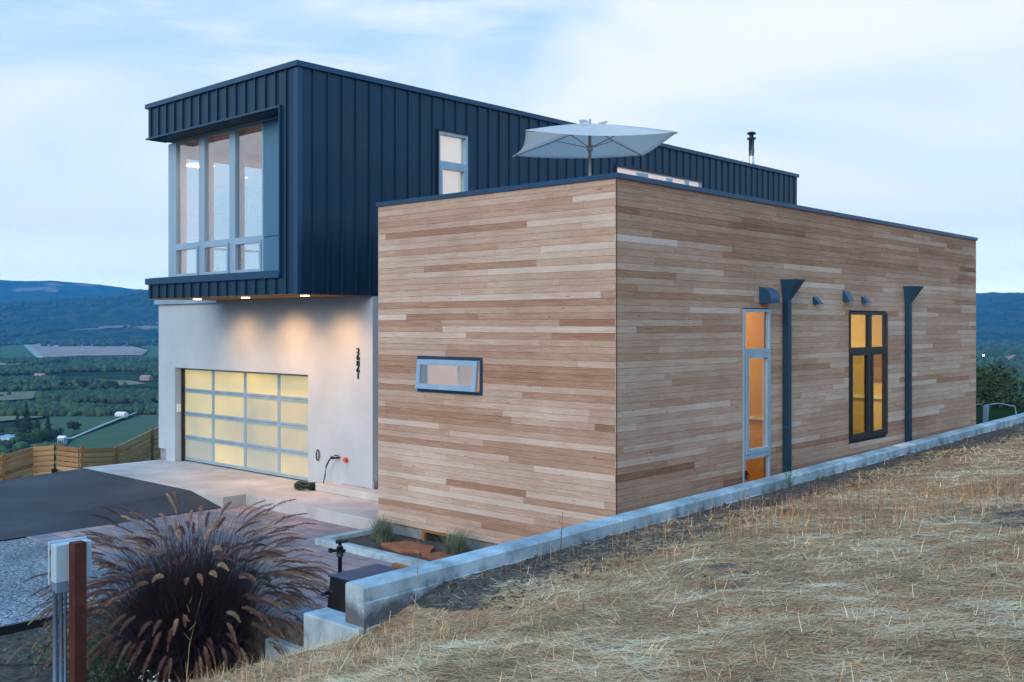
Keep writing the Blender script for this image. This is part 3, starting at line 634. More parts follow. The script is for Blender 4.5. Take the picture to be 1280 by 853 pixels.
# retaining wall along the slope
def wallX(Y): return 1.03 - .0465*(Y+5.54)     # inner face
ZW = 1.0
rw = thing('retaining_wall', 'long pale concrete retaining wall with stepped lower end, along the straw slope', 'wall', (1.1, -5.5, 0))
sg = MB(); n = 60
yy = [-5.54 + (24+5.54)*i/n for i in range(n+1)]
sec = []
for i, y in enumerate(yy):
    x = wallX(y); jo = .006*noise.noise(Vector((y*1.3, 0, 0))); jt = .008*noise.noise(Vector((y*.9, 5, 0)))
    sec.append([(x, y, -.6), (x+.0, y, ZW-.02+jt), (x+.02, y, ZW+jt), (x+.235+jo, y, ZW+jt), (x+.26+jo, y, ZW-.025+jt), (x+.26+jo, y, ZW-.15), (x+.272+jo, y, ZW-.158), (x+.272, y, -.6)])
b0 = 0
for s in sec: sg.v += s
k = 8
for i in range(n):
    for j in range(k): sg.face((i*k+j, (i+1)*k+j, (i+1)*k+(j+1) % k, i*k+(j+1) % k))
sg.face(tuple(range(k))); sg.face(tuple(n*k+j for j in reversed(range(k))))
sg.build('wall_run', 'wall_stained', rw)
MB().box(.486, wallX(-5.6)+.268, -5.62, -5.34, -.6, .63).build('stepped_end', 'concrete', rw, .015)
MB().box(-.154, .484, -5.62, -5.34, -.6, .25).build('stepped_end', 'concrete', rw, .015)
MB().box(-.79, -.156, -5.62, -5.34, -.6, -.12).build('stepped_end', 'concrete', rw, .015)

# ================================================================== GROUND
def smooth(a, b, x): t = np.clip((x-a)/(b-a), 0, 1); return t*t*(3-2*t)
def vnoise(x, y, seed=0):
    xi = np.floor(x).astype(np.int64); yi = np.floor(y).astype(np.int64); xf = x-xi; yf = y-yi
    def h(i, j):
        n = (i*374761393 + j*668265263 + seed*974711) & 0x7fffffff; n = (n ^ (n >> 13))*1274126177 & 0x7fffffff; return ((n ^ (n >> 16)) & 0xffff)/65535.
    u = xf*xf*(3-2*xf); v = yf*yf*(3-2*yf)
    return (h(xi, yi)*(1-u)+h(xi+1, yi)*u)*(1-v) + (h(xi, yi+1)*(1-u)+h(xi+1, yi+1)*u)*v
def fbm(x, y, o=4, seed=0): return sum(vnoise(x*2**i, y*2**i, seed+i)*.5**i for i in range(o))/sum(.5**i for i in range(o)) - .5
def hill_z(X, Y, rough=True):
    wx = 1.03+.26 - .0465*(Y+5.54)
    dip = .26*(1-smooth(-5.7, -4.3, Y))*(1-smooth(1.5, 4.0, X))
    z = .84 + .128*(X-wx) - dip - .02*smooth(5, 15, Y)
    low = .55 + .50*(X-1.29) - .10*np.maximum(0, -5.6-Y)*(1-smooth(.2, 1.29, X))
    z = np.where((X < 1.29) & (Y < -5.5), low, z)
    z = np.where(Y < -5.5, np.maximum(z, -.25), z)
    z = z - np.where(Y > 26, (Y-26)*.22, 0)
    z = np.where(X > 9, z - (X-9)*.06, z)
    if rough:
        amp = np.clip((X-wx)*.5+.2, .2, 1)
        z = z + (fbm(X*1.1, Y*1.1, 4, 3)*.16 + fbm(X*6, Y*6, 3, 9)*.07)*amp
    return z
def grid(xs_fn, Ys, nx):
    V = []; 
    for Y in Ys:
        a, b = xs_fn(Y); t = np.linspace(0, 1, nx)**1.25; X = a + (b-a)*t
        V.append(np.stack([X, np.full(nx, Y), hill_z(X, np.full(nx, Y))], 1))
    V = np.array(V).reshape(-1, 3); ny = len(Ys)
    i = np.arange(ny-1)[:, None]*nx + np.arange(nx-1)[None]; F = np.stack([i, i+1, i+nx+1, i+nx], -1).reshape(-1, 4)
    return V, F
VA, FA = grid(lambda Y: (wallX(Y)+.13, 26), np.concatenate([np.linspace(-5.5, 8, 220), np.linspace(8.1, 40, 160)]), 260)
VB, FB = grid(lambda Y: (-3.9, 26), np.linspace(-16, -5.5, 190), 380)
V = np.concatenate([VA, VB]); F = np.concatenate([FA, FB+len(VA)])
def straw_amount(X, Y):
    wx = 1.29 - .0465*(Y+5.54); d = X-wx
    a = smooth(.3, 1.5, d + fbm(X*.8, Y*.8, 3, 21)*1.6) + .25*fbm(X*.9, Y*.9, 4, 5)
    a = np.where(Y < -5.0, np.maximum(a, smooth(.2, 1.2, X)*1.0+.2*fbm(X*2, Y*2, 3, 8)), a)
    a = a - .5*smooth(.12, .3, fbm(X*.55+4, Y*.55, 3, 31))
    return a
st = straw_amount(V[:, 0], V[:, 1])
hs = struct(npmesh('hillside', V, F, 'hillside', {'straw': ('POINT', st)}, smooth=True))

# ---- distant ground: one polar sheet to the horizon
def pad_s(X, Y):
    dx = np.maximum(np.maximum(-15.6-X, X-30), 0); dy = np.maximum(np.maximum(-16-Y, Y-24), 0); return np.hypot(dx, dy)
def ground_z(X, Y):
    dx = X-CAM[0]; dy = Y-CAM[1]; D = np.hypot(dx, dy)
    t = dx*FW[0]+dy*FW[1]; l = dx*RT[0]+dy*RT[1]; px = np.where(t > 1, 640+1280*l/np.maximum(t, 1), np.where(l < 0, 0, 1280))
    s = pad_s(X, Y)
    z = -.62 - 80.5*(1-np.exp(-s/130.))
    z = z + (Y > 15)*(X < 1)*(X > -9)*smooth(15, 16.5, Y)*(1-smooth(22, 26, Y))*1.44
    z = z + fbm(X*.02, Y*.02, 3, 2)*3*smooth(60, 250, D)*(1-smooth(350, 500, D))
    # hills: two ranges
    yA = np.interp(px, [-400, 0, 80, 150, 190, 1200, 1240, 1280, 1600], [386, 381.5, 378.5, 374, 369, 380, 373, 374, 366])
    yB = np.interp(px, [-400, 0, 65, 100, 130, 165, 190, 1200, 1250, 1280, 1600], [352, 357.5, 356.5, 358, 361, 364.5, 366, 369, 371, 370.5, 362])
    DA, DB = 8200., 12800.
    hA = 3.4 + (406.5-yA)/1280*DA + fbm(px*.016, D*0, 5, 77)*34
    hB = 3.4 + (406.5-yB)/1280*DB + fbm(px*.018, D*0, 5, 99)*42
    nz = fbm(X*.0012, Y*.0012, 6, 41)
    rise = smooth(4950, DA, D); 
    zA = -81 + (hA+81)*rise*(1 + .9*nz*(1-rise)) + nz*110*np.sin(rise*PI) - smooth(DA, DA+1400, D)*(hA+60)*.9
    zB = -81 + (hB+81)*smooth(9300, DB, D) - smooth(DB, DB+2500, D)*200
    far = np.maximum(zA, zB); w = smooth(4700, 5200, D)
    z = z*(1-w) + far*w + fbm(X*.02, Y*.02, 3, 51)*14*w
    return z
rad = np.concatenate([np.geomspace(.4, 60, 150), np.geomspace(61, 4600, 130), np.linspace(4680, 13400, 300)])
azf = np.concatenate([np.linspace(-180, -42, 50)[:-1], np.linspace(-42, 42, 640), np.linspace(42, 180, 50)[1:-1]])
az = np.radians(azf)
D2, A2 = np.meshgrid(rad, az, indexing='ij')
X2 = CAM[0] + D2*(np.cos(A2)*FW[0] + np.sin(A2)*RT[0]); Y2 = CAM[1] + D2*(np.cos(A2)*FW[1] + np.sin(A2)*RT[1])
Z2 = ground_z(X2, Y2)
V = np.stack([X2, Y2, Z2], -1).reshape(-1, 3); nr, na = len(rad), len(az)
i = np.arange(nr-1)[:, None]*na + np.arange(na)[None]; j = np.arange(nr-1)[:, None]*na + (np.arange(na)[None]+1) % na
F = np.stack([i, i+na, j+na, j], -1).reshape(-1, 4)[:, ::-1]
struct(npmesh('ground', V, F, 'terrain', smooth=True))
# valley fields, road
fields = {
 'pale': [(-4937, 1953), (-5072, 2132), (-4482, 2096), (-4032, 2020), (-3213, 1679), (-2709, 1398), (-2719, 1337), (-2764, 1245), (-2671, 1099)],
 'green_left': [(-4877, 1730), (-5055, 1992), (-2677, 1093), (-2693, 952)],
 'green_under': [(-2570, 1065), (-2616, 1286), (-2634, 1366), (-3157, 1658), (-4093, 2079), (-3716, 2095), (-2314, 1302), (-2167, 1010), (-2392, 1001)],
 'tan_left': [(-2661, 940), (-2613, 1067), (-2509, 1082), (-2418, 1050), (-2236, 885), (-2221, 783)],
 'meadow': [(-1575, 553), (-1532, 650), (-1426, 610), (-1436, 503)],
 'tan_mid': [(-1534, 710), (-1449, 728), (-1354, 703), (-1346, 658), (-1423, 666)],
 'green_mid': [(-1319, 462), (-1307, 534), (-1173, 469), (-1169, 408)],
 'vin_a': [(-953, 396), (-913, 444), (-890, 443), (-748, 322), (-783, 311)],
 'vin_b': [(-870, 439), (-853, 476), (-626, 348), (-669, 285), (-729, 318)],
 'strip': [(-969, 337), (-961, 399), (-925, 377), (-906, 315)],
 'road': [(-729, 311), (-735, 319), (-812, 379), (-864, 421), (-931, 478), (-925, 476), (-860, 422), (-804, 377), (-724, 315)],
 'path': [(-4941, 1949), (-4900, 1960), (-2575, 1071), (-2582, 1054)],
 'vin_c': [(-759, 262), (-715, 278), (-714, 304), (-550, 233), (-585, 200)]}
fm = {'pale': ('field', 'field_pale'), 'green_left': ('field', 'field_green'), 'green_under': ('field', 'field_green'), 'tan_left': ('field', 'field_pale'), 'meadow': ('field', 'field_dry'),
      'tan_mid': ('field', 'field_dry'), 'green_mid': ('field', 'field_dry'), 'vin_a': ('vineyard', 'vineyard'), 'vin_b': ('vineyard', 'vineyard'), 'strip': ('field', 'field_dry'), 'road': ('road', 'road'), 'path': ('road', 'road'), 'vin_c': ('vineyard', 'vineyard')}
for i_, (k_, pts) in enumerate(fields.items()):
    zf = -80.35 + .12*i_ + (.8 if k_ in ('road', 'path') else 0)
    mb = MB(); mb.poly([(x, y, zf) for x, y in pts]); struct(mb.build(fm[k_][0], fm[k_][1]))

# ================================================================== VEGETATION helpers
import bmesh
def ico(sub):
    b = bmesh.new(); bmesh.ops.create_icosphere(b, subdivisions=sub, radius=1); v = np.array([q.co[:] for q in b.verts]); f = np.array([[q.index for q in p.verts] for p in b.faces]); b.free(); return v, f
I1 = ico(1); I2 = ico(2)
def blobs(P, Sx, Sz, base, jit=.28):
    """many displaced low-poly crowns in one mesh"""
    v, f = base; n = len(P); nv = len(v)
    V = np.repeat(v[None], n, 0)*(1 + rng.uniform(-jit, jit, (n, nv, 1)))
    V[..., :2] *= Sx[:, None, None]; V[..., 2] *= Sz[:, None]
    V += P[:, None, :]; F = f[None] + (np.arange(n)*nv)[:, None, None]
    return V.reshape(-1, 3), F.reshape(-1, 3)
def leaf_cloud(P, size, up=.3):
    """small leaf quads with random orientation at points P"""
    n = len(P); a = rng.normal(size=(n, 3)); a /= np.linalg.norm(a, axis=1)[:, None]; b = rng.normal(size=(n, 3)); b -= (a*b).sum(1)[:, None]*a; b /= np.linalg.norm(b, axis=1)[:, None]
    s = size*rng.uniform(.6, 1.4, (n, 1)); a *= s; b *= s*.55
    V = np.stack([P-a, P-b, P+a, P+b], 1).reshape(-1, 3); F = np.arange(4*n).reshape(-1, 4); return V, F
def cam_world(t, px):
    l = (px-640)/1280*t; return CAM[0]+t*FW[0]+l*RT[0], CAM[1]+t*FW[1]+l*RT[1]
# valley woodland that reads as one mass
def belt(D0, D1, pxa, pxb, n, s0, s1, thr, seed):
    t = rng.uniform(D0, D1, n*4); px = rng.uniform(pxa, pxb, n*4); l = (px-640)/1280*t
    X = CAM[0]+t*FW[0]+l*RT[0]; Y = CAM[1]+t*FW[1]+l*RT[1]
    keep = fbm(X/140, Y/140, 3, seed) > thr; X, Y = X[keep][:n], Y[keep][:n]
    s = rng.uniform(s0, s1, len(X)); return np.stack([X, Y, -81+s*.8], 1), s
parts = [belt(1700, 2450, -60, 240, 2600, 2.6, 6, -.0, 1), belt(1420, 1720, -60, 240, 700, 2.5, 5, .03, 2), belt(930, 1240, -60, 240, 2600, 2.0, 4.8, -.08, 3), belt(1180, 1400, -60, 240, 160, 2.2, 4.5, .06, 4),
         belt(620, 800, -60, 60, 70, 2.5, 5, .0, 5), belt(4000, 5200, -60, 240, 500, 6, 12, .05, 6), belt(2500, 5200, 1180, 1340, 1500, 5, 12, -.05, 7), belt(700, 2400, 1180, 1340, 900, 4, 8, -.05, 8)]
P = np.concatenate([p for p, s in parts]); s_ = np.concatenate([s for p, s in parts])
half = rng.random(len(P)) < .6
for k_, msk in (('foliage_dark', half), ('foliage_mid', ~half)):
    V, F = blobs(P[msk], s_[msk], s_[msk]*rng.uniform(.8, 1.3, msk.sum()), I1)
    tag(npmesh('valley_woodland', V, F, k_, smooth=True), 'belts of dark green trees across the valley floor' if k_ == 'foliage_dark' else 'lighter green trees mixed through the valley woods', 'woodland', kind='stuff')
# forest on the near hill range
t = rng.uniform(5000, 8200, 9000); px = rng.choice([0, 1], 9000); px = np.where(px == 0, rng.uniform(-40, 210, 9000), rng.uniform(1200, 1330, 9000)); l = (px-640)/1280*t
X = CAM[0]+t*FW[0]+l*RT[0]; Y = CAM[1]+t*FW[1]+l*RT[1]; kk = fbm(X/420, Y/420, 4, 15) > -.02; X, Y = X[kk], Y[kk]; s_ = rng.uniform(8, 17, len(X))
V, F = blobs(np.stack([X, Y, ground_z(X, Y)+s_*.4], 1), s_, s_*.9, I1)
tag(npmesh('hill_forest', V, F, 'foliage_dark', smooth=True), 'dark forest covering the hills across the valley', 'woodland', kind='stuff')
# trees one can tell apart near the white farmhouse
def conifer(name, t, px, h, r, label, grp, mat='foliage_dark'):
    x, y = cam_world(t, px); z = -81
    o = thing(name, label, 'tree', (x, y, z), grp)
    MB().tube([(x, y, z), (x, y, z+h*.9)], [h*.02, h*.006], 6).build('trunk', 'bark', o)
    n = 900; u = rng.random(n)**.7; zz = h*(.12+.88*(1-u)); rr = r*u*(.75+.25*np.sin(zz/h*40))*rng.random(n)**.35; a = rng.random(n)*2*PI
    V, F = leaf_cloud(np.stack([x+rr*np.cos(a), y+rr*np.sin(a), z+zz], 1), h*.035); npmesh('crown', V, F, mat, parent=o)
def round_tree(name, x, y, z, h, r, label, grp, mat='foliage_dark', n=1500, leaf=.05, cat='tree', zlow=.3):
    o = thing(name, label, cat, (x, y, z), grp)
    tr = MB(); tr.tube([(x, y, z), (x+.02*h, y, z+h*.4), (x, y, z+h*.7)], [h*.03, h*.022, h*.008], 7)
    for k in range(5):
        a = k*1.3; tr.tube([(x+.01*h, y, z+h*.3), (x+r*.5*math.cos(a), y+r*.5*math.sin(a), z+h*.62)], [h*.013, h*.004], 5)
    tr.build('trunk', 'bark', o)
    cl = [(random.uniform(-.6, .6)*r, random.uniform(-.6, .6)*r, h*random.uniform(zlow+.12, .85), r*random.uniform(.3, .55)) for _ in range(14)]
    pts = []
    for cx_, cy_, cz_, cr in cl:
        m = n//14; d = rng.normal(size=(m, 3)); d /= np.linalg.norm(d, axis=1)[:, None]; d *= cr*rng.random((m, 1))**.3; d[:, 2] *= .75
        pts.append(d + np.array([x+cx_, y+cy_, z+cz_]))
    V, F = leaf_cloud(np.concatenate(pts), h*leaf); npmesh('crown', V, F, mat, parent=o)
cgrp = 'dark conifers by the white farmhouse'
for t, px, h, r, lab in ((775, 33, 26, 6.5, 'tallest dark conifer, right beside the white farmhouse roof'), (790, 22, 17, 5, 'shorter dark conifer just left of the tallest one'), (765, 47, 15, 5.5, 'broad dark conifer right of the tallest, above the fence'), (760, 60, 20, 4.5, 'slim dark conifer between the tallest and the small blue-white shed')): conifer('conifer', t, px, h, r, lab, cgrp)
for t, px, h, r, lab in ((790, 92, 10, 6, 'round dark tree just right of the small pale shed'), (742, 50, 9, 8, 'low round green tree in front of the conifers above the fence'), (735, 28, 8, 7, 'low green tree in front of the white farmhouse'), (745, 70, 10, 5.5, 'dark round tree left of the small pale shed'), (1330, 140, 13, 9, 'lone round tree on the pale strip in the valley middle'), (1345, 104, 12, 9, 'round tree on the meadow left of the lone one')):
    x, y = cam_world(t, px); round_tree('valley_tree', x, y, -81, h, r, lab, 'single trees in the valley', 'foliage_mid' if 'green' in lab else 'foliage_dark', 900, .06)
# far buildings
def shed(t, px, w, d, h, rh, wm, rm, name, label, cat='house', rot=.3):
    x, y = cam_world(t, px); z = -80.9
    o = thing(name, label, cat, (x, y, z)); T = Matrix.Translation((x, y, z)) @ Matrix.Rotation(rot, 4, 'Z')
    MB().box(-w/2, w/2, -d/2, d/2, 0, h, T).build('wall', wm, o)
    a = [T @ Vector(p) for p in ((-w/2-.4, -d/2-.4, h), (-w/2-.4, d/2+.4, h), (-w/2-.4, 0, h+rh))]; b = [T @ Vector(p) for p in ((w/2+.4, -d/2-.4, h), (w/2+.4, d/2+.4, h), (w/2+.4, 0, h+rh))]
    MB().prism(a, b).build('roof', rm, o)
    for k in (-1, 0, 1): MB().box(k*w*.28-.5, k*w*.28+.5, -d/2-.06, -d/2, h*.35, h*.7, T).build('window', 'plastic_black', o)
shed(735, 8, 13, 8, 3.5, 2.2, 'white', 'alu', 'farmhouse', 'white farmhouse with pale roof at the left edge, above the fence', rot=.8)
shed(715, 78, 5, 4, 5.5, 1.5, 'alu', 'white', 'shed_tower', 'small pale blue shed tower standing right of the conifers', 'shed', rot=.5)
shed(2000, 163, 36, 14, 5, 3, 'white', 'alu', 'barn', 'long pale barn among the trees at mid distance left of the garage wall', 'barn', rot=.75)
shed(1640, 50, 16, 10, 4, 3, 'stucco', 'field_pale', 'farmhouse', 'tan-roofed farmhouse among trees below the pale field', rot=.6)
shed(930, 152, 9, 7, 3.5, 2, 'white', 'white', 'farmhouse', 'small white house beside the valley road', rot=.5)
shed(985, 162, 12, 7, 3, 2, 'field_pale', 'field_pale', 'barn', 'tan barn at the far end of the valley road', 'barn', rot=.7)
shed(1560, 183, 16, 10, 5, 3, 'field_pale', 'field_pale', 'farmhouse', 'pinkish farmhouse among trees close to the garage wall edge', rot=.5)
shed(2500, 1262, 26, 16, 7, 4, 'field_pale', 'field_pale', 'farmhouse', 'pale farmhouse on the far slope right of the timber wing', rot=.4)
shed(2650, 1235, 24, 14, 6, 4, 'stucco', 'field_pale', 'farmhouse', 'pale farmhouse on the far slope nearest the timber wing corner', rot=.1)
x, y = cam_world(2300, 1229.5); o = thing('yard_lamp', 'tiny glowing yard lamp in the dark valley right of the timber wing', 'lamp', (x, y, -81))
MB().tube([(x, y, -81), (x, y, -66)], .25, 6).build('pole', 'black_metal', o); V, F = blobs(np.array([[x, y, -65.]]), np.array([1.3]), np.array([1.3]), I2, 0); npmesh('bulb', V, F, 'yard_lamp', parent=o)

# dark oaks and shrubs just below the crest beyond the timber wing
for t, px, h, r, lab in ((52, 1218, 5.6, 3.2, 'dark bushy oak behind the end corner of the timber wing'), (55, 1262, 6.0, 3.2, 'dark bushy oak in the middle beyond the end of the wall'), (50, 1312, 5.4, 3.0, 'dark bushy oak cut by the right edge of the photo'), (60, 1236, 6.6, 3.2, 'dark oak rising behind the others at the crest')):
    x, y = cam_world(t, px); zb = 3.366 - t*(52 if t < 58 else 46)/1280 - h
    round_tree('oak', x, y, zb, h, r, lab, 'dark oaks beyond the end of the wall', 'foliage_dark', 5200, .022, zlow=-.05)
# ================================================================== FENCE
fn = thing('wooden_fence', 'long tan horizontal-board fence stepping up the slope beyond the dark driveway', 'fence', (-20, 0, -1))
fpts = [(-17.91, -2.529, 0.007), (-17.589, -1.552, 0.178), (-18.034, -0.602, 0.281), (-17.788, -0.101, 0.306), (-17.562, 0.38, 0.208), (-18.053, 1.56, 0.078), (-19.601, 3.398, 0.284), (-20.689, 5.115, 0.529)]
FH = 1.45
for i_, (p, q) in enumerate(zip(fpts, fpts[1:])):
    p, q = Vector(p), Vector(q); mb = MB(); nb = 11; d = (q-p); nrm = Vector((d.y, -d.x, 0)).normalized()
    if nrm.dot(Vector((1, -1, 0))) < 0: nrm = -nrm
    for r in range(nb):
        z1 = -r*FH/nb - .012; z0 = -(r+1)*FH/nb + .028
        mb.ca = random.random(); mb.ct = min(1, max(0, random.gauss(.5, .15)))
        o_ = nrm*(.012 if r % 2 else 0)
        u = d.normalized()*.01
        mb.prism([p+u+o_+Vector((0, 0, z0)), q-u+o_+Vector((0, 0, z0)), q-u+o_+nrm*.03+Vector((0, 0, z0)), p+u+o_+nrm*.03+Vector((0, 0, z0))], [p+u+o_+Vector((0, 0, z1)), q-u+o_+Vector((0, 0, z1)), q-u+o_+nrm*.03+Vector((0, 0, z1)), p+u+o_+nrm*.03+Vector((0, 0, z1))])
        mb.ct += .25
        g0, g1 = z0-.022, z0-.004      # thin batten between boards
        if r < nb-1: mb.prism([p+u+Vector((0, 0, g0)), q-u+Vector((0, 0, g0)), q-u+nrm*.012+Vector((0, 0, g0)), p+u+nrm*.012+Vector((0, 0, g0))], [p+u+Vector((0, 0, g1)), q-u+Vector((0, 0, g1)), q-u+nrm*.012+Vector((0, 0, g1)), p+u+nrm*.012+Vector((0, 0, g1))])
    o = mb.build('gate_leaf' if i_ in (2, 3) else 'board_panel', 'fence', fn)
    pb = MB(); pb.box(q.x-.03, q.x+.03, q.y+.05, q.y+.11, q.z-FH-.4, q.z+.03)
    pb.build('post', 'old_wood', fn)
MB().box(-17.81, -17.76, -.16, -.13, -1.15, .30).box(-17.80, -17.70, -.22, -.12, -.42, -.30).build('gate_latch', 'black_metal', fn)
struct(MB().prism([(-24, -24, -3.6), (-14.6, -24, -2), (-15.2, 12, -2), (-24, 12, -3.6)], [(-24, -24, -3.2), (-14.62, -24, -.3), (-15.22, 12, -.3), (-24, 12, -3.2)]).build('bank', 'soil'))

# ================================================================== UMBRELLA on the roof deck
um = thing('patio_umbrella', 'large square white canvas umbrella opened on the roof deck above the timber wall', 'umbrella', (-3.33, 3.62, 4.98))
cor = [Vector(p) for p in ((-5.31, 3.603, 6.745), (-3.345, 1.81, 6.752), (-1.493, 3.726, 6.747), (-3.376, 5.323, 6.748))]
apex = Vector((-3.37, 3.60, 7.13)); cen = sum(cor, Vector())/4
Vc = []; Fc = []; nn = 14
for k in range(4):
    A, B = cor[k], cor[(k+1) % 4]; b0 = len(Vc)
    for i in range(nn+1):
        r = i/nn
        for j in range(nn+1):
            s = j/nn; e = A.lerp(B, s); bow = 4*s*(1-s)
            e = e.lerp(cen, .055*bow); p = apex.lerp(e, r); p.z += .02*math.sin(PI*r) - .07*bow*r*r - .03*bow*math.sin(PI*r) ; Vc.append(p[:])
    for i in range(nn):
        for j in range(nn): q = b0+i*(nn+1)+j; Fc.append((q, q+1, q+nn+2, q+nn+1))
cn = npmesh('canopy', np.array(Vc), np.array(Fc), 'canvas', smooth=True, parent=um)
md = cn.modifiers.new('s', 'SOLIDIFY'); md.thickness = .006
nt = M['canvas'].node_tree; b_ = nt.nodes['Principled BSDF']; b_.inputs['Transmission Weight'].default_value = 0
tr = N(nt, 'ShaderNodeBsdfTranslucent'); tr.inputs[0].default_value = (.9, .88, .86, 1); mxs = N(nt, 'ShaderNodeMixShader'); mxs.inputs[0].default_value = .55
o_ = nt.nodes['Material Output']; nt.links.new(b_.outputs[0], mxs.inputs[1]); nt.links.new(tr.outputs[0], mxs.inputs[2]); nt.links.new(mxs.outputs[0], o_.inputs[0])
px_, py_ = -3.35, 3.60
MB().tube([(px_, py_, 4.98), (px_, py_, 7.12)], .028, 12).build('pole', 'pole', um)
MB().tube([(px_, py_, 6.62), (px_, py_, 6.72)], .055, 12).tube([(px_, py_, 6.90), (px_, py_, 7.02)], .05, 12).build('hub', 'pole', um)
for c in cor:
    top = Vector((px_, py_, 7.06)); e = c - Vector((0, 0, .02)); mid = top.lerp(e, .42)
    rb = MB().tube([top, top.lerp(e, .5)-Vector((0, 0, .012)), e], .011, 6).build('rib', 'pole', um)
    MB().tube([(px_, py_, 6.67), mid-Vector((0, 0, .02))], .010, 6).build('strut', 'pole', rb)
MB().tube([(px_, py_, 7.12), (px_, py_, 7.20), (px_, py_, 7.22)], [.02, .03, .012], 10).build('finial', 'pole', um)
for k in range(4):
    a = k*PI/2+.3; d = Vector((math.cos(a), math.sin(a), 0)); n_ = Vector((-d.y, d.x, 0)); c0 = apex + d*.22 - Vector((0, 0, .03))
    MB().prism([c0-n_*.10, c0+n_*.10, c0+n_*.10+Vector((0, 0, .005)), c0-n_*.10+Vector((0, 0, .005))], [c0-n_*.06+d*.14+Vector((0, 0, .035)), c0+n_*.06+d*.14+Vector((0, 0, .035)), c0+n_*.06+d*.14+Vector((0, 0, .04)), c0-n_*.06+d*.14+Vector((0, 0, .04))]).build('vent_flap', 'canvas', um)
MB().tube([(px_, py_, 4.98), (px_, py_, 5.06)], .3, 20).build('base', 'plastic_black', um)

# ================================================================== SMALL THINGS
hz = thing('garden_hose', 'dark green garden hose coiled on the apron and rising to the wall tap', 'hose', (-8.75, 1.15, 0))
mb = MB(); pts = []
for k in range(190):
    a = k*.24; r_ = .30 - .02*math.sin(k*.37) - (k % 40)*.0022; pts.append((-8.78+r_*math.cos(a), 1.10+r_*.62*math.sin(a), .022+.10*(k/190)+.012*math.sin(k*.9)))
mb.tube(pts, .016, 6); mb.build('coil', 'rubber', hz)
MB().tube([(-8.5, 1.12, .10), (-8.38, 1.25, .14), (-8.36, 1.28, .3), (-8.32, 1.28, .5), (-8.22, 1.27, .62), (-8.13, 1.25, .68)], .016, 8).build('riser', 'rubber', hz)
ub = thing('covered_box', 'black square utility box standing behind the end of the concrete wall', 'box', (.2, -4.5, -.22))
bb = MB(); bb.prism([(-.16, -4.93, -.215), (1.0, -4.93, -.215), (1.0, -4.12, -.215), (-.16, -4.12, -.215)], [(-.10, -4.86, .735), (1.0, -4.86, .735), (1.0, -4.2, .735), (-.10, -4.2, .735)]); bb.build('casing', 'plastic_black', ub, .01)
MB().box(-.115, 1.0, -4.875, -4.2, .737, .755).build('lid', 'trim', ub, .005)
MB().prism([(-.17, -4.95, .55), (-.10, -4.95, .55), (-.10, -4.13, .55), (-.17, -4.13, .55)], [(-.115, -4.87, .60), (-.10, -4.87, .60), (-.10, -4.2, .60), (-.115, -4.2, .60)]).build('skirt', 'plastic_black', ub)
tag(MB().box(-.2, 1.0, -3.93, -3.87, .66, .70).box(-.2, -.14, -3.93, -3.87, -.215, .659).box(.9, .96, -3.93, -3.87, -.215, .659).build('timber_rail', 'old_wood'), 'short pale timber rail just behind the black utility box', 'rail')
sp = thing('spigot_post', 'thin black standpipe with tap fittings rising behind the black box', 'standpipe', (-1.467, -3.671, -.22))
sx, sy = -1.467, -3.671
MB().tube([(sx, sy, -.22), (sx, sy, .60)], .026, 10).build('pipe', 'black_metal', sp)
MB().tube([(sx, sy, .54), (sx, sy, .66)], .042, 10).tube([(sx-.09, sy-.06, .61), (sx+.05, sy+.04, .61)], .02, 8).tube([(sx-.10, sy-.07, .585), (sx-.10, sy-.07, .635)], .026, 8).build('tap_head', 'black_metal', sp)
MB().tube([(sx, sy, .65), (sx, sy, .72)], .022, 8).tube([(sx-.03, sy-.04, .72), (sx+.07, sy+.07, .735)], .024, 8).build('nozzle', 'black_metal', sp)
# utility post with pale box and conduits
ux, uy = -.21, -7.47
up = thing('utility_post', 'rust-brown timber post carrying a pale electrical box beside the purple grass', 'utility post', (ux, uy, -.1))
MB().box(ux-.054, ux+.054, uy-.054, uy+.054, -.5, 1.49).build('post', 'rusty', up, .004)
bx = MB().box(ux-.16, ux-.056, uy-.165, uy+.15, 1.15, 1.475).build('electrical_box', 'box_paint', up, .006)
MB().box(ux-.195, ux-.172, uy-.175, uy+.16, 1.12, 1.49).build('door', 'box_paint', bx, .004)
MB().box(ux-.171, ux-.161, uy-.170, uy-.13, 1.19, 1.23).build('hinge', 'old_wood', bx)
MB().box(ux-.171, ux-.161, uy-.170, uy-.13, 1.38, 1.42).build('hinge', 'old_wood', bx)
MB().box(ux-.15, ux-.06, uy-.155, uy-.056, 1.06, 1.148).build('connector', 'galv', bx)
for dx, dy_, r_ in ((-.115, -.145, .020), (-.105, -.10, .018), (-.075, -.075, .012)):
    MB().tube([(ux+dx, uy+dy_, -.5), (ux+dx, uy+dy_, 1.08)], r_, 10).build('conduit', 'galv', up)
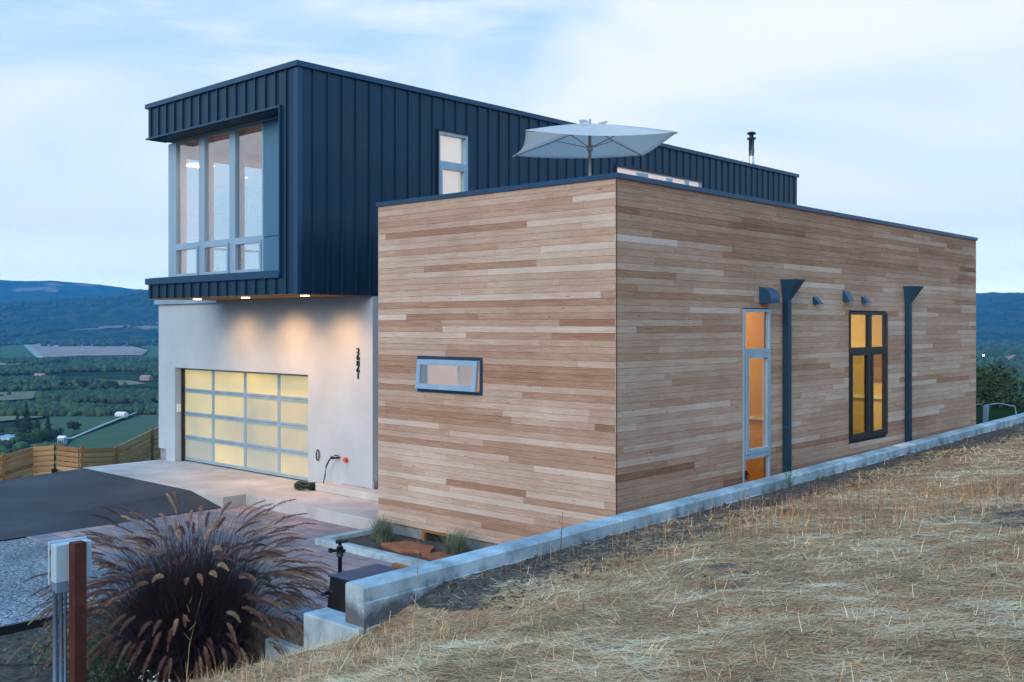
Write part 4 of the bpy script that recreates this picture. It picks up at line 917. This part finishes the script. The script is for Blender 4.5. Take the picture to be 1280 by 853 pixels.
# bollard with bent pipe at the end of the wall
bo = thing('bollard', 'small grey bollard with a bent pipe beyond the far corner of the timber wing', 'bollard', (-.6, 16.6, .85))
T = Matrix.Translation((-.62, 16.8, 0)) @ Matrix.Rotation(R(3), 4, 'Y')
MB().box(-.06, .06, -.06, .06, .75, 1.25, T).build('post', 'galv', bo, .01)
MB().tube([(-.60, 16.8, 1.25), (-.35, 17.1, 1.30), (-.05, 17.45, 1.22), (.02, 17.5, .8)], .018, 6).tube([(-.65, 16.75, 1.28), (-.85, 16.6, 1.27), (-.9, 16.5, .8)], .018, 6).build('bent_pipe', 'galv', bo)
tag(MB().box(6.87, 6.95, -5.47, -5.39, 1.2, 1.93).build('stake', 'rusty'), 'short dark weathered stake in the straw at the right edge', 'stake')
tag(MB().tube([(-3.2, -7.6, -.2), (-2.7, -7.1, -.22), (-2.2, -6.7, -.2), (-1.6, -6.4, -.2), (-1.0, -6.6, -.18)], .011, 6).build('irrigation_tube', 'plastic_black'), 'thin black irrigation tube lying across the garden soil', 'tube')
tag(MB().tube([(-1.9, -6.75, -.26), (-1.9, -6.75, -.13), (-1.9, -6.75, -.11)], [.04, .04, .02], 10).build('sprinkler', 'brass'), 'small pale sprinkler head poking from the soil near the utility post', 'sprinkler')

# ================================================================== PLANTS
def blades(n, origin, length, spread, width, mat, name, parent, seg=4, droop=.5, base_r=.1, up=1.0):
    ox, oy, oz = origin
    a = rng.random(n)*2*PI; th = np.abs(rng.normal(0, spread, n)).clip(0, 1.45); L = length*rng.uniform(.55, 1.1, n)
    br = base_r*np.sqrt(rng.random(n)); ba = rng.random(n)*2*PI
    P0 = np.stack([ox+br*np.cos(ba), oy+br*np.sin(ba), np.full(n, oz)], 1)
    pts = [P0]; dirh = np.stack([np.cos(a), np.sin(a)], 1)
    cur = P0.copy()
    for s in range(seg):
        t_ = th + droop*(s/seg)**1.5*(1+th)
        step = L/seg
        cur = cur + np.stack([dirh[:, 0]*np.sin(t_)*step, dirh[:, 1]*np.sin(t_)*step, np.cos(t_)*step], 1); pts.append(cur)
    side = np.stack([-dirh[:, 1], dirh[:, 0], np.zeros(n)], 1); ra = rng.random(n)*PI
    side = side*np.cos(ra)[:, None] + np.stack([dirh[:, 0], dirh[:, 1], np.zeros(n)], 1)*np.sin(ra)[:, None]*.6
    V = []; 
    for k, p in enumerate(pts):
        w = width*(1-k/seg)*.95+width*.1; V.append(p-side*w/2); V.append(p+side*w/2)
    V = np.stack(V, 1).reshape(-1, 3); m = 2*(seg+1); base = (np.arange(n)*m)[:, None, None]
    F = np.array([[2*k, 2*k+1, 2*k+3, 2*k+2] for k in range(seg)])[None] + base
    o = npmesh(name, V, F.reshape(-1, 4), mat, {'rnd': ('FACE', np.repeat(rng.random(n), seg))}, parent=parent); return o, pts
GX, GYc, GZ = -1.12, -5.88, -.25
fg = thing('fountain_grass', 'big purple fountain grass with arching feathery plumes in the left foreground', 'ornamental grass', (GX, GYc, GZ))
blades(7500, (GX, GYc, GZ), 1.7, .50, .008, 'purple_blade', 'foliage', fg, seg=6, droop=.75, base_r=.46)
blades(3600, (GX, GYc, GZ), 1.35, .80, .010, 'purple_blade', 'foliage', fg, seg=5, droop=.6, base_r=.42)
# plumes: arching stems ending in bottle-brush heads
Vp = []; Fp = []; Ap = []; Vs = []; Fs = []
def plume(phi, th, L, hl, tone, bz=0):
    n = 16; cur = np.array([GX+.28*math.cos(phi)*random.random(), GYc+.28*math.sin(phi)*random.random(), GZ+.1+bz]); pts = [cur.copy()]; ds = []
    tot = L+hl
    for k in range(n):
        f = k/n; t_ = th + (.25*f + 1.5*max(0, f-.55)**1.35*2.2)*random.uniform(.95, 1.05)*(1.0+th*.3)
        d = np.array([math.sin(t_)*math.cos(phi), math.sin(t_)*math.sin(phi), math.cos(t_)]); ds.append(d); cur = cur + d*tot/n; pts.append(cur.copy())
    k0 = int(n*(L/tot)); b0 = len(Vs); sd = np.array([-math.sin(phi), math.cos(phi), 0])*.0022
    for p in pts[:k0+2]: Vs.append(p-sd); Vs.append(p+sd)
    for k in range(k0+1): Fs.append((b0+2*k, b0+2*k+1, b0+2*k+3, b0+2*k+2))
    # bristles along the head
    head = pts[k0:]; m = 300
    for q in range(m):
        f = q/m*(len(head)-1-1e-6); i = int(f); g = f-i; p = head[i]*(1-g)+head[i+1]*g; d = head[i+1]-head[i]; d = d/np.linalg.norm(d)
        r_ = rng.normal(size=3); r_ -= r_.dot(d)*d; r_ /= np.linalg.norm(r_); e = f/(len(head)-1)
        rr = .026*(math.sin(PI*min(1, .12+e*.88))**.45)*random.uniform(.8, 1.15)
        w = np.cross(r_, d)*.0032; b = len(Vp); tip = p + r_*rr + d*.012
        Vp.extend([p-w, p+w, tip]); Fp.append((b, b+1, b+2)); Ap.append(min(1, max(0, tone+random.uniform(-.12, .22))))
for k in range(270):
    phi = random.random()*2*PI; u = random.random()
    th = .05 + .95*u**.8; L = random.uniform(1.3, 1.72)*(1-.18*u); plume(phi, th, L, random.uniform(.24, .34), random.choice([.1, .3, .35, .55, .7, .8]))
for k in range(120):   # lower drooping heads round the skirt
    phi = random.random()*2*PI; plume(phi, random.uniform(.55, 1.1), random.uniform(.95, 1.45), random.uniform(.22, .3), random.choice([.4, .5, .6, .75]))
npmesh('seed_heads', np.array(Vp), np.array(Fp), 'plume', {'rnd': ('FACE', np.array(Ap))}, parent=fg)
npmesh('stems', np.array(Vs), np.array(Fs), 'purple_blade', parent=fg)
def tuft(name, label, cat, loc, n, L, spread, w, mat, grp=None, base_r=.06, droop=.2):
    o = thing(name, label, cat, loc, grp); blades(n, loc, L, spread, w, mat, 'foliage', o, seg=3, droop=droop, base_r=base_r); return o
sgl = tuft('sage_bush', 'grey-green sage bush in the back corner of the planter, by the step', 'bush', (-4.45, -.5, -.19), 900, .42, .55, .009, 'sage', 'sage bushes in the planter', .14)
sg2 = tuft('sage_bush', 'grey-green sage bush in front of the small crawl vent', 'bush', (-2.75, -.45, -.19), 1000, .44, .6, .009, 'sage', 'sage bushes in the planter', .15)
wd = thing('low_shrub', 'low dark green shrub on the soil behind the utility post conduits', 'shrub', (-2.3, -6.35, -.25))
pts = rng.normal(size=(1500, 3))*np.array([.30, .30, .10]) + np.array([-2.3, -6.35, -.08]); V, F = leaf_cloud(pts, .022); npmesh('foliage', V, F, 'foliage_green', parent=wd)
wd = thing('low_shrub', 'low dark green shrub between the utility post and the purple grass', 'shrub', (-1.35, -6.85, -.25))
pts = rng.normal(size=(900, 3))*np.array([.18, .18, .08]) + np.array([-1.55, -6.55, -.08]); V, F = leaf_cloud(pts, .02); npmesh('foliage', V, F, 'foliage_green', parent=wd)
def weed(loc, h, label, flowers, green):
    o = thing('weed', label, 'weed', loc); st_ = MB(); P = []; Fl = []
    for k in range(7):
        a = random.random()*2*PI; l = random.uniform(.08, .2); ptsw = [Vector(loc) + Vector((math.cos(a)*l*f**1.3, math.sin(a)*l*f**1.3, h*f*random.uniform(.9, 1))) for f in (0, .33, .66, 1)]
        st_.tube(ptsw, [.003, .0025, .002, .001], 4); P += [ptsw[1].lerp(ptsw[3], random.random())[:] for _ in range(22)]; Fl += [ptsw[3][:], ptsw[2][:]]
    st_.build('stems', green, o); P = np.array(P)+rng.normal(size=(len(P), 3))*.018; V, F = leaf_cloud(P, .011); npmesh('leaves', V, F, green, parent=o)
    if flowers: P = np.repeat(np.array(Fl), 4, 0)+rng.normal(size=(len(Fl)*4, 3))*.01; V, F = leaf_cloud(P, .009); npmesh('flowers', V, F, 'white', parent=o)
def hz1(x, y): return float(hill_z(np.array([x]), np.array([y]))[0])
weed((.35, -7.3, hz1(.35, -7.3)), .42, 'green weed with tiny white flowers in front of the purple grass', True, 'foliage_green')
weed((.62, -7.15, hz1(.62, -7.15)), .34, 'second, shorter white-flowered weed right of the first, before the purple grass', True, 'foliage_green')
weed((1.02, 3.0, .8), .42, 'green weed growing against the wall beside the first downspout', False, 'foliage_green')
# dry seed stalks standing alone
for x, y, h, lab in ((1.75, -5.35, .85, 'single tall dry stalk standing in front of the end of the concrete wall'), (2.2, -3.9, .6, 'tall dry reddish stalk in front of the concrete wall, below the timber corner'), (.75, -7.0, .95, 'tall leaning straw stalk in front of the purple grass')):
    z = hz1(x, y); tt = MB().tube([(x, y, z), (x+.02, y+.03, z+h*.5), (x+.03+(.18 if 'leaning' in lab else 0), y+.04, z+h)], [.004, .003, .0015], 5)
    for k in range(5): tt.tube([(x+.02, y+.03, z+h*(.55+.08*k)), (x+.02+random.uniform(-.05, .05), y+.03+random.uniform(-.05, .05), z+h*(.62+.08*k))], .0018, 4)
    tag(tt.build('dry_stalk', noise_mat('stalk', (.3, .19, .10), (.45, .32, .18), 9, .9, 0) if 'reddish' not in lab else 'rusty'), lab, 'stalk')

# ================================================================== STRAW AND RUBBLE ON THE SLOPE
def scatter(n, tmin, tmax, pxa, pxb, power=1.0):
    t = tmin + (tmax-tmin)*rng.random(n)**power; px = rng.uniform(pxa, pxb, n); l = (px-640)/1280*t
    X = CAM[0]+t*FW[0]+l*RT[0]; Y = CAM[1]+t*FW[1]+l*RT[1]; return X, Y, t
def on_hill(X, Y):
    wx = 1.31 - .0465*(Y+5.54); return ((Y > -5.62) & (X > wx)) | ((Y <= -5.66) & (X > -.7))
def straw_mesh(name, X, Y, L, W, elev, az_, rnd, mat, label, cat, seg=2, bend=.3):
    n = len(X); Z = hill_z(X, Y); P = np.stack([X, Y, Z+.004], 1); V = []
    cur = P.copy(); sd = np.stack([-np.sin(az_), np.cos(az_), np.zeros(n)], 1)
    b = rng.normal(0, bend, n)
    for k in range(seg+1):
        w = W*(1-.7*k/seg); V.append(cur-sd*(w/2)[:, None]); V.append(cur+sd*(w/2)[:, None])
        e = elev - np.abs(b)*k*.8; aa = az_ + b*k
        cur = cur + np.stack([np.cos(aa)*np.cos(e), np.sin(aa)*np.cos(e), np.sin(e)], 1)*(L/seg)[:, None]
    V = np.stack(V, 1).reshape(-1, 3); m = 2*(seg+1)
    F = (np.array([[2*k, 2*k+1, 2*k+3, 2*k+2] for k in range(seg)])[None] + (np.arange(n)*m)[:, None, None]).reshape(-1, 4)
    return tag(npmesh(name, V, F, mat, {'rnd': ('FACE', np.repeat(rnd, seg))}), label, cat, kind='stuff')
X, Y, t = scatter(380000, 3.6, 26, -20, 1320, 1.25)
sa_ = straw_amount(X, Y); k_ = on_hill(X, Y) & (rng.random(len(X)) < np.clip(sa_*1.05 - .12 + fbm(X*4, Y*4, 3, 61)*1.3, .03, .95)); X, Y, t, sa_ = X[k_], Y[k_], t[k_], sa_[k_]
n = len(X); az_ = R(42) + rng.normal(0, .55, n) + fbm(X*.5, Y*.5, 2, 71)*1.2 + PI*(rng.random(n) < .5)
wild = rng.random(n) < .07; az_ = np.where(wild, rng.random(n)*6.28, az_)
cl = np.clip(.66 + fbm(X*2.2, Y*2.2, 3, 81)*1.2 + rng.normal(0, .24, n), 0, 1)
straw_mesh('straw_litter', X, Y, rng.uniform(.04, .17, n), .0046*rng.uniform(.5, 1.5, n)*np.clip(t/9, .8, 2.4), np.where(wild, rng.uniform(.1, .9, n), rng.uniform(-.02, .16, n)), az_, cl, 'straw', 'matted pale dry straw lying over the slope', 'straw', bend=.22)
# upright dry stems, reddish in patches
X, Y, t = scatter(60000, 4, 27, -20, 1320, 1.0)
pt = fbm(X*.42, Y*.42, 3, 91); dd = X-(1.29-.0465*(Y+5.54)); k_ = on_hill(X, Y) & (dd > .15) & (rng.random(len(X)) < np.clip((pt-.07)*5, .015, .6)*np.where(dd < 1.2, .35, 1)*smooth(5.0, 10, t)); X, Y, t = X[k_], Y[k_], t[k_]
n = len(X); straw_mesh('dry_grass_stems', X, Y, rng.uniform(.08, .32, n), .003*np.clip(t/9, .8, 2.2)*rng.uniform(.7, 1.3, n), rng.uniform(1.1, 1.55, n), rng.random(n)*6.28, np.clip(rng.normal(.30, .18, n), 0, 1), 'straw', 'upright reddish-brown dry grass stems in patches on the slope', 'dry grass', bend=.15)
# foreground edge tufts by the steps
X = rng.uniform(.2, 2.6, 3800); Y = rng.uniform(-7.7, -5.3, 3800); k_ = on_hill(X, Y) & (rng.random(3800) < .6); X, Y = X[k_], Y[k_]; n = len(X)
straw_mesh('dry_grass_stems', X, Y, rng.uniform(.04, .14, n)*np.where(rng.random(n) < .04, 2.6, 1), .003*rng.uniform(.7, 1.3, n), rng.uniform(.7, 1.5, n), rng.random(n)*6.28, np.clip(rng.normal(.55, .22, n), 0, 1), 'straw', 'dry grass tufts along the edge by the stepped wall end', 'dry grass', bend=.2)
# soil clods near the wall
X, Y, t = scatter(60000, 5, 27, 300, 1320, 1.0); dd = X-(1.31-.0465*(Y+5.54)); k_ = on_hill(X, Y) & (rng.random(len(X)) < np.where((dd < 1.3) & (Y > -5.0), .8, .006)); X, Y, t = X[k_], Y[k_], t[k_]
n = len(X); s_ = rng.gamma(2.0, .0055, n).clip(.005, .035)
V, F = blobs(np.stack([X, Y, hill_z(X, Y)+s_*.3], 1), s_, s_*.7, I1, .35)
tag(npmesh('soil_clods', V, F, 'soil'), 'dark loose soil clods and rubble beside the concrete wall', 'rubble', kind='stuff')

# ================================================================== AIR, SKY, SUN, CAMERA
m = bpy.data.materials.new('haze_air'); m.use_nodes = True; nt = m.node_tree; nt.nodes.clear()
pv = N(nt, 'ShaderNodeVolumePrincipled'); pv.inputs['Color'].default_value = (.06, .43, .92, 1); pv.inputs['Density'].default_value = 7.2e-5; pv.inputs['Anisotropy'].default_value = .0
mo = N(nt, 'ShaderNodeOutputMaterial'); nt.links.new(pv.outputs[0], mo.inputs['Volume']); M['haze'] = m
o = MB().box(-13600, 13600, -13600, 13600, -260, 700).build('haze', 'haze'); tag(o, 'thin blue evening haze over the valley', 'haze', kind='stuff')

w = bpy.data.worlds.new('World'); S.world = w; w.use_nodes = True; nt = w.node_tree; bg = nt.nodes['Background']
sun_dir = Vector((.30, -1.0, .42)).normalized()
sky = N(nt, 'ShaderNodeTexSky', sky_type='NISHITA', sun_disc=False); sky.sun_elevation = math.asin(sun_dir.z); sky.sun_rotation = math.atan2(sun_dir.x, sun_dir.y); sky.dust_density = 1.5
tc = nt.nodes.new('ShaderNodeTexCoord'); sx_ = nt.nodes.new('ShaderNodeSeparateXYZ'); nt.links.new(tc.outputs['Generated'], sx_.inputs[0])
# clear-air gradient, horizon to zenith
zr0 = ramp(nt, sx_.outputs['Z'], [(0, (.86, .90, .78)), (.035, (.60, .66, .58)), (.09, (.29, .345, .365)), (.20, (.18, .25, .30)), (.32, (.14, .215, .285)), (.55, (.04, .22, .44)), (1, (.025, .19, .42))])
zr = N(nt, 'ShaderNodeVectorMath', operation='SCALE'); nt.links.new(zr0.outputs[0], zr.inputs[0]); zr.inputs['Scale'].default_value = 24.5
mp = N(nt, 'ShaderNodeMapping'); mp.inputs['Rotation'].default_value = (0, 0, R(-20)); mp.inputs['Scale'].default_value = (1.6, 1.6, 4.6); nt.links.new(tc.outputs['Generated'], mp.inputs[0])
n1 = N(nt, 'ShaderNodeTexNoise', Scale=1.3, Detail=6, Roughness=.5, Distortion=.5); nt.links.new(mp.outputs[0], n1.inputs['Vector'])
cm = ramp(nt, n1.outputs['Fac'], [(.38, (0, 0, 0)), (.64, (1, 1, 1))], 'EASE')
mp2 = N(nt, 'ShaderNodeMapping'); mp2.inputs['Scale'].default_value = (2.6, 2.6, 15); mp2.inputs['Rotation'].default_value = (0, R(4), 0); nt.links.new(tc.outputs['Generated'], mp2.inputs[0])
n2 = N(nt, 'ShaderNodeTexNoise', Scale=1.6, Detail=7, Roughness=.55); nt.links.new(mp2.outputs[0], n2.inputs['Vector'])
cm2 = ramp(nt, n2.outputs['Fac'], [(.42, (0, 0, 0)), (.7, (.8, .8, .8))], 'EASE')
mx1 = N(nt, 'ShaderNodeMath', operation='MAXIMUM'); nt.links.new(cm.outputs[0], mx1.inputs[0]); nt.links.new(cm2.outputs[0], mx1.inputs[1])
fade = ramp(nt, sx_.outputs['Z'], [(0, (.0, .0, .0)), (.07, (.35, .35, .35)), (.12, (.85, .85, .85)), (.34, (.8, .8, .8)), (.6, (.15, .15, .15))])
fm_ = N(nt, 'ShaderNodeMath', operation='MULTIPLY'); nt.links.new(mx1.outputs[0], fm_.inputs[0]); nt.links.new(fade.outputs[0], fm_.inputs[1])
sk = N(nt, 'ShaderNodeMix', data_type='RGBA'); sk.inputs[0].default_value = .12; nt.links.new(zr.outputs[0], sk.inputs[6]); nt.links.new(sky.outputs[0], sk.inputs[7])
cm3 = N(nt, 'ShaderNodeMix', data_type='RGBA'); nt.links.new(fm_.outputs[0], cm3.inputs[0]); nt.links.new(sk.outputs[2], cm3.inputs[6]); cm3.inputs[7].default_value = (7.7, 7.8, 8.1, 1)
nt.links.new(cm3.outputs[2], bg.inputs['Color']); bg.inputs['Strength'].default_value = .1

sl = bpy.data.lights.new('sun', 'SUN'); sl.energy = 1.7; sl.angle = R(40); sl.color = (1.0, .90, .80)
so_ = bpy.data.objects.new('sun', sl); COL.objects.link(so_); so_.rotation_euler = sun_dir.to_track_quat('Z', 'Y').to_euler()

cd = bpy.data.cameras.new('camera'); co_ = bpy.data.objects.new('camera', cd); COL.objects.link(co_); S.camera = co_
co_.location = CAM; co_.rotation_euler = (R(90), 0, YAW); cd.lens = 36; cd.sensor_width = 36; cd.shift_y = -20/1280; cd.clip_start = .1; cd.clip_end = 60000
vs = S.view_settings; vs.view_transform = 'Standard'; vs.look = 'None'; vs.exposure = .6; vs.gamma = 1; vs.use_curve_mapping = False
S.cycles.volume_bounces = 0
